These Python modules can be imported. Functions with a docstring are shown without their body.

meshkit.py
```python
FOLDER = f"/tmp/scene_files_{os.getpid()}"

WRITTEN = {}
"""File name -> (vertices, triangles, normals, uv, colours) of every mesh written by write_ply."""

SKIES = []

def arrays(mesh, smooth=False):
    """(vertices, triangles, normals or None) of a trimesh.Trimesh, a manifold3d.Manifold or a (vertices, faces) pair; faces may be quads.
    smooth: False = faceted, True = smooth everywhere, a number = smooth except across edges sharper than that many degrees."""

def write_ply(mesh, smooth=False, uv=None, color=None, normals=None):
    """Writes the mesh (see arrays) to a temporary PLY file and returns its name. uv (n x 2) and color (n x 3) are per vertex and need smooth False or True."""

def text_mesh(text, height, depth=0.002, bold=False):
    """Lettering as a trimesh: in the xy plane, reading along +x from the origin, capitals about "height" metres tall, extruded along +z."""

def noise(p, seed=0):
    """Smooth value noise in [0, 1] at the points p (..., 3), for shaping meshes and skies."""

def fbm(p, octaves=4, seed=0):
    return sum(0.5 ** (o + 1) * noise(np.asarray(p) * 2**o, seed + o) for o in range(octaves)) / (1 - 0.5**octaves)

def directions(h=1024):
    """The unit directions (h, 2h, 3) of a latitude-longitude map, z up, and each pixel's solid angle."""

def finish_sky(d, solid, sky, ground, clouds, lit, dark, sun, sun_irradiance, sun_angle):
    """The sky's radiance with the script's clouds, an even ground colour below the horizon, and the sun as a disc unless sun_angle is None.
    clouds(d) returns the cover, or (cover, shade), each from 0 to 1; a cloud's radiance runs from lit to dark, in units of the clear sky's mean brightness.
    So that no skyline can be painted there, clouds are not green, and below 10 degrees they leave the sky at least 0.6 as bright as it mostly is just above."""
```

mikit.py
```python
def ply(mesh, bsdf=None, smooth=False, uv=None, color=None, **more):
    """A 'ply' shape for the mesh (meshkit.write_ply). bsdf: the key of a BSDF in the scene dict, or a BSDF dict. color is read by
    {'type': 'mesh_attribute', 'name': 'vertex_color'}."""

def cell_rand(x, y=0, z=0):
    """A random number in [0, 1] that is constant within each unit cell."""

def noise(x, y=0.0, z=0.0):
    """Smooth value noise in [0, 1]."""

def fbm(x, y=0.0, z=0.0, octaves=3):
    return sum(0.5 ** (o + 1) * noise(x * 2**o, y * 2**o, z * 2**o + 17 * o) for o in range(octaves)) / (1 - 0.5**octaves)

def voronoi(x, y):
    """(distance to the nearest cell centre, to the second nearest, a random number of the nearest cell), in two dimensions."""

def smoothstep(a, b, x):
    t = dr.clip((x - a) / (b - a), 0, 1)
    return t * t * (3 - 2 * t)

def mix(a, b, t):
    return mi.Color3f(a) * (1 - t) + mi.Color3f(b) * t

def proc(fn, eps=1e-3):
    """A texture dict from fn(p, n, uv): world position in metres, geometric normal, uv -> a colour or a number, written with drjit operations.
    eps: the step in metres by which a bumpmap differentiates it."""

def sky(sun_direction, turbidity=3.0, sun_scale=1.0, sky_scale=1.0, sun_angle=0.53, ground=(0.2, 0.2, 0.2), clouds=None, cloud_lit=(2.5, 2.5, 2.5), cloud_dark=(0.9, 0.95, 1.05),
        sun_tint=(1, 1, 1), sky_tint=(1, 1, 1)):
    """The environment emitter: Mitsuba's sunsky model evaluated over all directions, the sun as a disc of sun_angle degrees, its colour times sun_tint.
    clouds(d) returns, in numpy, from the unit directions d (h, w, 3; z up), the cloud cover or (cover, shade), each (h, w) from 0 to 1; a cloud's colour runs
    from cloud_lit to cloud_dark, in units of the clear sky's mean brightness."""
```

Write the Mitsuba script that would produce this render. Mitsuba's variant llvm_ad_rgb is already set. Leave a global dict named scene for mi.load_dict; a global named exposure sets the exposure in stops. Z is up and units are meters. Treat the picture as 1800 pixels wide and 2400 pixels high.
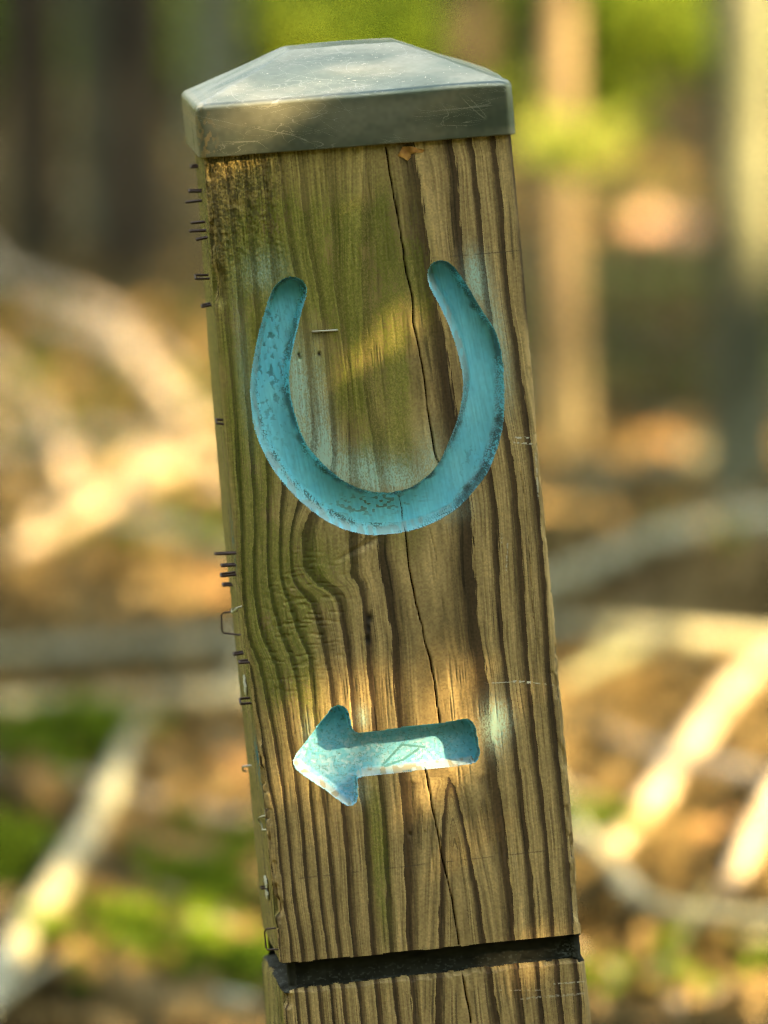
import math, random
import numpy as np, trimesh, shapely, shapely.geometry as sg
import drjit as dr, mitsuba as mi, mikit, meshkit
from scipy.interpolate import PchipInterpolator, CubicSpline
from scipy.spatial import cKDTree
from mikit import noise, fbm, smoothstep, mix, cell_rand
T4 = mi.ScalarTransform4f
rng = np.random.default_rng(7)

# ---------------------------------------------------------------- camera, sky, exposure
SUN = np.array([0.766, -0.449, 0.463]); SUN /= np.linalg.norm(SUN)
PITCH = math.radians(5.197)
CAM = [0.0, 0.0, 1.0]
scene, labels = {}, {}
PACE = 2 / 3                                                       # metres per unit of the forest's plan; the post is in metres
scene['camera'] = {'type': 'thinlens', 'fov': 4.5244, 'fov_axis': 'x', 'near_clip': 0.1, 'far_clip': 400.0,
                   'aperture_radius': 0.0195, 'focus_distance': 4.516,
                   'to_world': T4().look_at(origin=CAM, target=[0, math.cos(PITCH), 1.0 - math.sin(PITCH)], up=[0, 0, 1])}
def cloud_cover(d):
    q = d / np.maximum(d[..., 2:], .12)
    c = meshkit.fbm(np.stack([q[..., 0] * .9, q[..., 1] * .9, 0 * q[..., 0]], -1), 5, 3)
    return np.clip((c - .27) / .22, 0, 1) * .92, np.clip((c - .55) / .3, 0, 1) * .5
scene['sky'] = mikit.sky(SUN.tolist(), turbidity=3, sun_scale=0.72, sun_tint=(1.06, 0.98, 0.74), sky_tint=(1.0, 1.0, 1.0), clouds=cloud_cover, cloud_lit=(2.4, 2.35, 2.35), cloud_dark=(1.0, 1.0, 1.0))
exposure = 5.0

# ---------------------------------------------------------------- helpers
def key(name):
    if name not in scene and name not in labels and not any(k.startswith(name + '__') for k in scene): return name
    n = 1
    while True:
        k = f'{name}_{n:03d}'
        if k not in scene and k not in labels and not any(q.startswith(k + '__') for q in scene): return k
        n += 1

def thing(name, label, category, group=None):
    k = key(name)
    labels[k] = {'label': label, 'category': category}
    if group: labels[k]['group'] = group
    return k

def obj(name, mesh, bsdf, parent=None, smooth=False, label=None, kind=None, plan=True, **more):
    k = key(parent + '__' + name if parent else name)
    if plan: mesh = (np.asarray(mesh[0]) * PACE, mesh[1])
    scene[k] = mikit.ply(mesh, bsdf, smooth=smooth, **more)
    if label or kind:
        labels[k] = {}
        if label: labels[k]['label'] = label
        if kind: labels[k]['kind'] = kind
    return k

def tag(k, label, category, group=None, kind=None):
    labels[k] = {'label': label, 'category': category}
    if group: labels[k]['group'] = group
    if kind: labels[k]['kind'] = kind

def njit(fn, *a):
    return np.array(fn(*[mi.Float(np.ascontiguousarray(v, dtype=np.float32)) if np.ndim(v) else v for v in a]))

def join(ms):
    V, F, o = [], [], 0
    for v, f in ms:
        V.append(v); F.append(f + o); o += len(v)
    return np.vstack(V), np.vstack(F)

def tube(P, r, sides=14, rough=0.0, seed=0, n=None):
    """a limb along the points P with radii r; its skin pushed in and out by rough (a share of the radius)"""
    P = np.asarray(P, float); r = np.broadcast_to(np.asarray(r, float), (len(P),))
    t = np.r_[0, np.cumsum(np.linalg.norm(np.diff(P, axis=0), axis=1))]
    n = n or max(8, int(t[-1] / 0.04))
    s = np.linspace(0, t[-1], n)
    C = CubicSpline(t, P)(s) if len(P) > 2 else P[0] + (P[-1] - P[0]) * (s / t[-1])[:, None]
    R = np.interp(s, t, r)
    D = np.gradient(C, axis=0); D /= np.linalg.norm(D, axis=1, keepdims=True)
    ref = np.array([0, 0, 1.0]) if abs(D[:, 2]).mean() < .8 else np.array([1.0, 0, 0])
    A = np.cross(D, ref); A /= np.linalg.norm(A, axis=1, keepdims=True); B = np.cross(D, A)
    a = np.arange(sides) * 2 * np.pi / sides
    g = np.random.default_rng(abs(int(seed)))
    ph = g.uniform(0, 6.28, 8); fr = g.uniform(2, 14, 8)
    wob = 1 + rough * sum(np.sin(fr[i] * s[:, None] + (i % 4) * a[None] + ph[i]) for i in range(8)) / 4
    RR = R[:, None] * wob
    V = C[:, None] + RR[..., None] * (np.cos(a)[None, :, None] * A[:, None] + np.sin(a)[None, :, None] * B[:, None])
    i, j = np.meshgrid(np.arange(n - 1), np.arange(sides), indexing='ij')
    q = np.stack([i * sides + j, i * sides + (j + 1) % sides, (i + 1) * sides + (j + 1) % sides, (i + 1) * sides + j], -1).reshape(-1, 4)
    F = np.vstack([q[:, [0, 2, 1]], q[:, [0, 3, 2]]])
    V = V.reshape(-1, 3); m = len(V)
    V = np.vstack([V, C[0], C[-1]])
    jj = np.arange(sides); k2 = (jj + 1) % sides
    F = np.vstack([F, np.stack([np.full(sides, m), jj, k2], 1), np.stack([np.full(sides, m + 1), (n - 1) * sides + k2, (n - 1) * sides + jj], 1)])
    return V, F

def leaves(C, L, W, g, flat=0.0, up=None):
    """folded leaf blades (two triangles each) about the centres C; flat near 1 lays them level"""
    n = len(C)
    d = g.normal(size=(n, 3)); d[:, 2] *= (1 - flat); d /= np.linalg.norm(d, axis=1, keepdims=True)
    u = g.normal(size=(n, 3)); u[:, :2] *= (1 - flat); u[:, 2] = np.abs(u[:, 2]) + .05
    s = np.cross(d, u); s /= np.linalg.norm(s, axis=1, keepdims=True) + 1e-9
    nn = np.cross(s, d)
    l = (L * g.uniform(.6, 1.25, n))[:, None]; w = (W * g.uniform(.7, 1.2, n))[:, None]
    lift = nn * w * g.uniform(-.1, .5, (n, 1))
    V = np.stack([C - d * l / 2, C + s * w / 2 + lift, C + d * l / 2, C - s * w / 2 + lift], 1).reshape(-1, 3)
    b = np.arange(n)[:, None] * 4
    return V, np.vstack([b + [0, 1, 2], b + [0, 2, 3]])

# ---------------------------------------------------------------- materials of the forest
def rgb(*c): return {'type': 'rgb', 'value': list(c)}
def princ(color, rough=.8, spec=.3, **k):
    return {'type': 'twosided', 'bsdf': {'type': 'principled', 'base_color': color, 'roughness': rough, 'specular': spec, **k}}
def bark_fn(dark, light, green):
    def fn(p, n, uv):
        a = fbm(p.x * 14, p.y * 14, p.z * 5)
        b = noise(p.x * 90, p.y * 90, p.z * 25)
        c = mix(dark, light, smoothstep(.3, .7, a)) * (.75 + .5 * b)
        return mix(c, green, smoothstep(.5, .75, fbm(p.x * 5 + 9, p.y * 5, p.z * 3)) * .55)
    return mikit.proc(fn)
scene['bark_grey'] = princ(bark_fn((.05, .056, .03), (.14, .15, .09), (.08, .11, .05)))
scene['bark_brown'] = princ(bark_fn((.02, .016, .009), (.07, .052, .028), (.045, .05, .018)))
scene['bark_tan'] = princ(bark_fn((.085, .066, .032), (.215, .165, .088), (.11, .11, .05)))
scene['dead_wood'] = princ(bark_fn((.10, .098, .05), (.24, .235, .14), (.14, .165, .075)), .7)
scene['bleached_wood'] = princ(bark_fn((.16, .15, .085), (.33, .315, .20), (.22, .23, .12)), .7)
scene['pale_wood'] = princ(bark_fn((.25, .19, .11), (.46, .37, .24), (.28, .25, .15)), .7)
def leaf_bsdf(c, t): return {'type': 'principledthin', 'base_color': c, 'roughness': .5, 'spec_trans': 0.0, 'diff_trans': t}
def leaf_fn(a, b, k):
    return mikit.proc(lambda p, n, uv: mix(a, b, noise(p.x * k, p.y * k, p.z * k)))
scene['green_leaf'] = leaf_bsdf(leaf_fn((.06, .12, .015), (.17, .26, .03), 9.0), .9)
scene['shrub_leaf'] = leaf_bsdf(leaf_fn((.07, .13, .012), (.21, .27, .03), 6.0), 1.0)
scene['bright_leaf'] = leaf_bsdf(leaf_fn((.28, .35, .05), (.44, .46, .11), 14.0), 1.0)
scene['litter_leaf'] = leaf_bsdf(leaf_fn((.04, .03, .010), (.29, .21, .092), 12.0), .35)
scene['orange_leaf'] = leaf_bsdf(leaf_fn((.24, .13, .05), (.38, .24, .10), 16.0), .4)
scene['pink_leaf'] = leaf_bsdf(leaf_fn((.62, .38, .22), (.80, .55, .36), 16.0), .5)
scene['moss_leaf'] = leaf_bsdf(leaf_fn((.04, .08, .007), (.11, .165, .013), 8.0), .7)
def ground_fn(p, n, uv):
    a = fbm(p.x * 2.2, p.y * 1.3, 3.0); b = fbm(p.x * 16, p.y * 11, 7.0); c = noise(p.x * 70, p.y * 55, 1.0)
    col = mix((.019, .017, .005), (.088, .070, .026), smoothstep(.25, .75, b)) * (.7 + .6 * c)
    col = mix(col, (.17, .105, .045), smoothstep(.55, .75, fbm(p.x * 5, p.y * 3, 11.0)) * .6)
    return mix(col, (.11, .17, .02), smoothstep(.56, .72, a) * .55)
scene['forest_floor'] = princ(mikit.proc(ground_fn), .95, .1)

# ---------------------------------------------------------------- the ground
def gz(x, y): return .018 * np.sin(1.7 * x + .6 * y) + .02 * np.sin(.9 * y - 1.1 * x + 1) + .012 * np.sin(4.1 * x + 3.3 * y)
gx = np.r_[np.linspace(-90, -4, 30), np.linspace(-3.6, 3.6, 60), np.linspace(4, 90, 30)]
gy = np.r_[np.linspace(-60, 2, 20), np.linspace(2.5, 42, 260), np.linspace(43, 140, 30)]
X, Y = np.meshgrid(gx, gy)
near = (np.abs(X) < 4) & (Y > 2) & (Y < 42.5)
Zg = gz(X, Y) + np.where(near, .03 * (njit(lambda a, b: fbm(a * 4, b * 3, 5.0), X.ravel(), Y.ravel()).reshape(X.shape) - .5), 0)
idx = np.arange(X.size).reshape(X.shape)
q = np.stack([idx[:-1, :-1], idx[:-1, 1:], idx[1:, 1:], idx[1:, :-1]], -1).reshape(-1, 4)
scene['ground'] = mikit.ply((PACE * np.stack([X, Y, Zg], -1).reshape(-1, 3), q), 'forest_floor', smooth=True)
labels['ground'] = {'label': 'brown forest floor with dead leaves and mossy patches far out of focus', 'category': 'ground', 'kind': 'structure'}

# ---------------------------------------------------------------- chosen sunlit spots, kept free of the added canopy: x, y, z, radius in paces
FLECKS = np.array([
    (0, 6.75, .87, .72),                                           # gap made over the post; an added sapling dapples it
    (-.66, 18.4, 0, .22), (-.45, 17.5, 0, .25), (-.36, 18.2, 0, .2), (-.58, 18.9, 0, .2), (-.50, 15.1, 0, .17), (-.58, 15.8, 0, .15), (-.55, 20.6, 0, .2), (-.70, 17.2, 0, .2),
    (.34, 17.95, .37, .13), (.34, 17.5, .565, .2), (.66, 23.7, 0, .26), (.74, 23.4, 0, .2), (.51, 17.9, 0, .2),
    (.33, 12.0, .05, .2), (.44, 12.9, .05, .22), (.30, 11.5, 0, .14), (.42, 11.6, 0, .2), (.52, 12.7, 0, .2), (.26, 10.7, 0, .2), (.47, 15.5, .04, .02),
    (.68, 27, .3, .35), (1.2, 29, .35, .4), (-.2, 29, .3, .42), (-.7, 29.5, .3, .18), (.3, 29.5, .35, .3),
    (-.28, 11.0, 0, .13), (-.15, 16.5, 0, .2), (-.42, 16.4, .05, .10), (-.60, 19.6, .05, .10), (-.50, 14.4, 0, .08), (-.2, 14.25, 0, .05), (.56, 12.0, 0, .1), (.50, 13.3, .04, .12), (.56, 13.8, .03, .1), (.36, 10.75, 0, .08), (.48, 13.9, 0, .05), (-.33, 15.3, .05, .06)])
def clear_of_flecks(P):
    keep = np.ones(len(P), bool)
    for x, y, z, r in FLECKS:
        r = r + .12 * (y > 7)                                       # half a leaf
        d = P - [x, y, z]; t = d @ SUN
        keep &= (np.linalg.norm(d - t[:, None] * SUN, axis=1) > r) | (t < .25) | ((y < 7) & (np.modf(P[:, 0] * 977.3)[0] ** 2 < .04))   # leaves kept in this gap to dim the sun on the post
    keep &= ~((np.abs(P[:, 0]) < 1.0) & (P[:, 1] < 40) & (P[:, 2] < 2.3))   # no low leaves over the path of view
    return P[keep]

# ---------------------------------------------------------------- trees
def tree(name, x, y, r, h, lean, bark, label, leaf_pts, group=None, leaf='green_leaf', size=.13, taper=.45, cat='tree'):
    t = thing(name, label, cat, group)
    g = np.random.default_rng(int(abs(x * 997 + y * 131)) + 3)
    z0 = float(gz(x, y)) - .05
    P = [(x, y, z0), (x + lean[0] * .35 + g.normal() * .01, y, z0 + h * .3), (x + lean[0] * .7, y + lean[1] * .7, z0 + h * .65), (x + lean[0], y + lean[1], z0 + h)]
    obj('trunk', tube(P, [r * 1.12, r, r * .8, r * taper], 18, .10, seed=int(y * 10), n=int(max(24, h / .06))), bark, t, smooth=True)
    if leaf_pts is not None and len(leaf_pts):
        c = leaf_pts.mean(0)
        lim = []
        for k in range(6):
            e = leaf_pts[g.integers(len(leaf_pts))]; b = np.array(P[2]) + (np.array(P[3]) - P[2]) * g.uniform(0, 1)
            lim.append(tube([b, b * .5 + e * .5 + [0, 0, .25], e], [r * .35, r * .22, r * .06], 7, .05, seed=k, n=14))
        obj('limbs', join(lim), bark, t, smooth=True)
        obj('crown', leaves(leaf_pts, size, size * .68, g), leaf, t)
    return t

def clumped(cx, cy, cz, rx, ry, rz, n, g, clumps=26):
    k = g.normal(size=(clumps, 3)); k /= np.linalg.norm(k, axis=1, keepdims=True); k *= g.uniform(.35, 1, (clumps, 1)) ** .5
    w = k[g.integers(clumps, size=n)] + g.normal(size=(n, 3)) * .17
    return np.array([cx, cy, cz]) + w * [rx, ry, rz]

# unseen trees added sunward, crowns shaped to shade the floor save for gaps
n = 40000
tgt = np.stack([rng.uniform(-3.2, 3.4, n), rng.uniform(2.0, 46, n), rng.uniform(0, .6, n)], 1)
cp = tgt + SUN * ((rng.uniform(4.0, 9.0, n) - tgt[:, 2]) / SUN[2])[:, None]
m = 90000                                                          # and the ground about the viewer
tg2 = np.stack([rng.uniform(-11, 6, m), rng.uniform(-18, 3, m), 0 * rng.random(m)], 1); k = m // 4; tg2[:k] = np.stack([rng.uniform(-10, -3, k), rng.uniform(2, 30, k), 0 * rng.random(k)], 1)
cp = np.vstack([cp, tg2 + SUN * (rng.uniform(3.5, 9.0, m) / SUN[2])[:, None]])
for x0, x1, y0, y1, k, z0, z1 in [(-2.6, -.1, 20.5, 46, 16000, 0, .4), (.38, 1.1, 18.3, 23.0, 3500, 0, .4), (-.8, .9, 14.3, 16.3, 2500, 0, .4), (.2, .5, 17.8, 18.1, 260, .0, .16), (.2, .5, 17.8, 18.1, 160, .64, .74), (.2, .5, 17.8, 18.1, 220, .78, 1.2), (.5, .75, 16.4, 17.0, 1500, 0, 1.2), (-.6, .8, 13.3, 14.3, 1200, 0, .1)]:   # more leaves added to darken chosen floor and trunks
    tg3 = np.stack([rng.uniform(x0, x1, k), rng.uniform(y0, y1, k), rng.uniform(z0, z1, k)], 1)
    cp = np.vstack([cp, tg3 + SUN * ((rng.uniform(4.0, 9.0, k) - tg3[:, 2]) / SUN[2])[:, None]])
cp = clear_of_flecks(cp)
tr = np.array([(10, -3.5), (11, 3.5), (9.5, 10), (11, 17), (10, 24), (11, 31), (10, 38), (9, -11), (12, -18), (4, -16)])
own = np.argmin(((cp[:, None, :2] - tr[None]) ** 2).sum(-1), 1)
for i, (x, y) in enumerate(tr):
    tree('added_shade_tree', x, y, .17, 8.2, (.3, .2), 'bark_brown', 'unseen tree added right of the picture, its crown shaped to shade the floor', cp[own == i], 'added shade trees right of the picture', size=.19)

# trees around and behind the viewer
for i, (x, y) in enumerate([(-6, -3), (-2.5, -8), (3.0, -9), (-8, 5), (-7, 13), (-9, 21), (8, -9), (-4.5, 1.5), (-9, -10), (0, -14), (7, -15), (13, -10)]):
    g = np.random.default_rng(50 + i)
    pts = clear_of_flecks(clumped(x, y, 4.6, 3.4, 3.4, 3.6, 11000, g))
    tree('surrounding_tree', x, y, .15, 6.5, (.2, .1), 'bark_brown', 'forest tree with a green crown, standing out of the picture', pts, 'trees around the viewer', size=.27)

# trunks in view
def crown(x, y, i, n=1500):
    g = np.random.default_rng(200 + i)
    return clear_of_flecks(clumped(x, y, 6.2, 2.0, 2.0, 2.0, n, g))
tree('tree', .615, 16.72, .052, 7.5, (.05, .1), 'bark_grey', 'greyish green trunk at the right edge, blurred', crown(.7, 16.8, 0), size=.17)
tree('tree', .338, 18.0, .037, 6.5, (-.26, .1), 'bark_tan', 'pale sunlit trunk directly right of the post', crown(.4, 18.1, 1), size=.17)
tree('tree', -.81, 22.5, .065, 7.0, (-.03, .1), 'bark_brown', 'dark trunk nearest the left edge, blurred', crown(-.8, 22.6, 2), size=.17)
tree('tree', -.585, 22.3, .07, 7.2, (.05, .1), 'bark_brown', 'dark trunk midway between the left edge and the post', crown(-.6, 22.4, 3), size=.17)
tree('tree', -.69, 23.6, .055, 7.2, (.0, .1), 'bark_grey', 'paler trunk between the two dark trunks on the left', crown(-.7, 23.7, 4), size=.17)
tree('tree', -.47, 27.0, .07, 7.2, (.02, .1), 'bark_grey', 'far grey brown trunk just left of the post cap', crown(-.5, 27, 5), size=.17)
tree('tree', .24, 27.5, .06, 7.2, (.02, .1), 'bark_brown', 'far brown trunk peeping out above the right side of the cap', crown(.2, 27.6, 6), size=.17)
for i in range(22):
    g = np.random.default_rng(400 + i)
    y = g.uniform(34, 75); x = g.uniform(-.09, .09) * y + g.normal() * .5
    tree('distant_tree', x, y, g.uniform(.08, .16), 9, (g.normal() * .2, .1), 'bark_brown' if i % 2 else 'bark_grey', 'distant forest trunk lost in blur among the greenery', crown(x, y, 20 + i, 700), 'distant trunks behind the greenery', size=.25)

# understorey: shrubs whose leaves fill the top of the picture
def shrub(x, y, rx, h, n, leaf, label, size=.10, group=None, z=None):
    t = thing('shrub', label, 'shrub', group)
    g = np.random.default_rng(int(abs(x * 611 + y * 77)) + 11)
    b = float(gz(x, y))
    pts = clumped(x, y, b + h * .58 if z is None else z, rx, rx, h * .42, n, g, 18)
    pts = pts[pts[:, 2] > b + .03]
    st = []
    for k in range(7):
        e = pts[g.integers(len(pts))]
        st.append(tube([(x + g.normal() * .04, y + g.normal() * .04, b - .04), (x * .6 + e[0] * .4, y * .6 + e[1] * .4, b + (e[2] - b) * .55), e], [.012, .009, .004], 6, .05, seed=k, n=12))
    obj('stems', join(st), 'bark_brown', t, smooth=True)
    obj('foliage', leaves(pts, size, size * .62, g), leaf, t)
G = 'understorey shrubs behind the post'
shrub(.62, 27.0, .34, .62, 700, 'shrub_leaf', 'green shrub in the upper right between pale trunk and right edge trunk')
shrub(1.20, 29.0, .45, .70, 900, 'shrub_leaf', 'green shrub in the top right corner')
shrub(.30, 29.5, .30, .60, 600, 'shrub_leaf', 'green shrub at the top, right above the cap')
shrub(-.22, 29.0, .40, .62, 900, 'shrub_leaf', 'bright green shrub at the top, behind the left half of the cap')
shrub(-.66, 29.5, .26, .52, 400, 'shrub_leaf', 'olive shrub at the top, left of the cap')
shrub(-1.20, 28.0, .30, .50, 500, 'shrub_leaf', 'dark green shrub in the top left corner')
for i in range(16):
    g = np.random.default_rng(700 + i)
    y = g.uniform(34, 46); x = g.uniform(-2.6, 2.6)
    shrub(x, y, g.uniform(.6, 1.0), g.uniform(1.3, 2.4), 900, 'green_leaf', 'distant green undergrowth melted into blur along the top edge', .14, 'distant undergrowth')
for i, (x, y) in enumerate([(-5, -6), (-1.5, -7), (2.5, -6), (5.5, -5), (-8, -1), (7.5, 0), (-6.5, 4), (6.5, 5), (-10, -8), (10, -9), (0, -12), (-5, -13)]):
    shrub(x, y, 1.5, 2.4, 1600, 'green_leaf', 'waist high green undergrowth, out of the picture around the viewer', .17, 'undergrowth around the viewer')
# the closed wood all round, beyond the trees
n = 42000
a = rng.uniform(0, 2 * np.pi, n); r = rng.uniform(30, 62, n)
pts = np.stack([r * np.cos(a), 4 + r * np.sin(a), 12 * rng.random(n) ** 1.2], 1)
pts = pts[~((np.abs(pts[:, 0]) < 6) & (pts[:, 1] > 0) & (pts[:, 1] < 48))]
tag(obj('far_woods', leaves(pts, .95, .65, rng), 'green_leaf'), 'far forest foliage closing the view all round', 'woods', kind='stuff')
# a sapling with sunlit leaves before the pale trunk
t = thing('sapling', 'small sapling with glowing yellow green leaves before the pale trunk', 'sapling')
g = np.random.default_rng(31)
obj('stem', tube([(.345, 17.5, -.03), (.34, 17.52, .3), (.335, 17.5, .62)], [.008, .006, .003], 7, .05), 'bark_brown', t, smooth=True)
obj('foliage', leaves(np.array([.345, 17.5, .565]) + g.normal(size=(80, 3)) * [.045, .06, .026], .07, .048, g, .5), 'bright_leaf', t)

# ---------------------------------------------------------------- fallen wood on the floor
def branch(P, r, mat, label, name='fallen_branch', rough=.10, twigs=2, cat='branch'):
    t = thing(name, label, cat)
    P = [(x, y, float(gz(x, y)) + z) for x, y, z in P]
    obj('limb', tube(P, r, 16, rough, seed=len(scene)), mat, t, smooth=True)
    g = np.random.default_rng(len(scene))
    P = np.array(P); R = np.broadcast_to(np.asarray(r, float), (len(P),))
    for k in range(twigs):
        i = g.integers(len(P) - 1); f = g.uniform(.2, .8); b = P[i] * (1 - f) + P[i + 1] * f
        d = (P[i + 1] - P[i]) / np.linalg.norm(P[i + 1] - P[i]); d = d + np.array([g.normal() * .5, g.normal() * .5, .25 + .2 * g.random()])
        e = b + d * g.uniform(.08, .2)
        obj('twig', tube([b, (b + e) / 2 + [0, 0, .01], e], [R[i] * .4, R[i] * .28, R[i] * .12], 8, .06, seed=k), mat, t, smooth=True)
branch([(-.47, 9.9, .03), (-.43, 10.4, .045), (-.402, 11.15, .05), (-.36, 11.75, .05), (-.33, 12.4, .045), (-.31, 12.95, .03)], [.021, .021, .020, .018, .015, .010], 'bleached_wood', 'long pale grey branch bending up from the lower left corner')
branch([(-1.2, 13.4, .05), (-.58, 13.46, .05), (-.2, 13.58, .05), (.26, 13.77, .05), (.56, 13.86, .05), (1.3, 14.05, .05)], 0.016, 'bleached_wood', 'long grey log lying level behind the post at arrow height', 'log', cat='log')
branch([(-1.1, 12.6, .045), (-.55, 12.8, .045), (-.34, 13.0, .045), (-.15, 13.2, .04), (.05, 13.6, .02)], [.016, .015, .015, .014, .010], 'bleached_wood', 'grey branch on the left just below the long log')
branch([(.12, 14.1, .05), (.27, 14.62, .055), (.45, 15.22, .055), (.65, 15.9, .055), (.95, 16.9, .055)], [.014, .016, .018, .019, .019], 'bleached_wood', 'thick grey green branch rising to the right edge at mid height')
branch([(.25, 11.35, .03), (.28, 11.61, .035), (.33, 12.06, .04), (.46, 13.07, .04), (.54, 13.65, .04), (.70, 14.6, .03)], [.012, .015, .017, .017, .016, .013], 'pale_wood', 'thick sunlit cream branch at the lower right')
branch([(.19, 12.6, .03), (.22, 11.85, .05), (.24, 11.55, .05), (.28, 11.2, .05), (.34, 10.95, .05), (.47, 10.85, .05), (.7, 10.85, .05)], 0.012, 'bleached_wood', 'thin grey curved stick at the lower right, below the cream branch', rough=.06)
branch([(.10, 11.4, .01), (.21, 10.88, .02), (.29, 10.54, .02), (.36, 10.2, .02)], [.012, .017, .017, .014], 'pale_wood', 'pale stick slanting down at the bottom right of the post')
branch([(-.95, 23.0, .05), (-.78, 21.6, .05), (-.57, 20.2, .05), (-.39, 18.6, .045), (-.30, 18.2, .02)], [.013, .016, .016, .015, .011], 'pale_wood', 'broad tan branch slanting down towards the post at left')
branch([(-.95, 20.7, .02), (-.77, 19.54, .03), (-.66, 18.5, .03), (-.55, 16.9, .03), (-.44, 14.96, .02)], [.014, .017, .017, .016, .012], 'pale_wood', 'cream branch running down the left edge at mid height')
branch([(-.60, 15.7, .01), (-.52, 16.46, .025), (-.44, 17.37, .03), (-.33, 18.18, .03), (-.2, 19, .02)], [.011, .015, .016, .016, .012], 'pale_wood', 'tan branch curving towards the post on the left, at horseshoe height')

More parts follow.
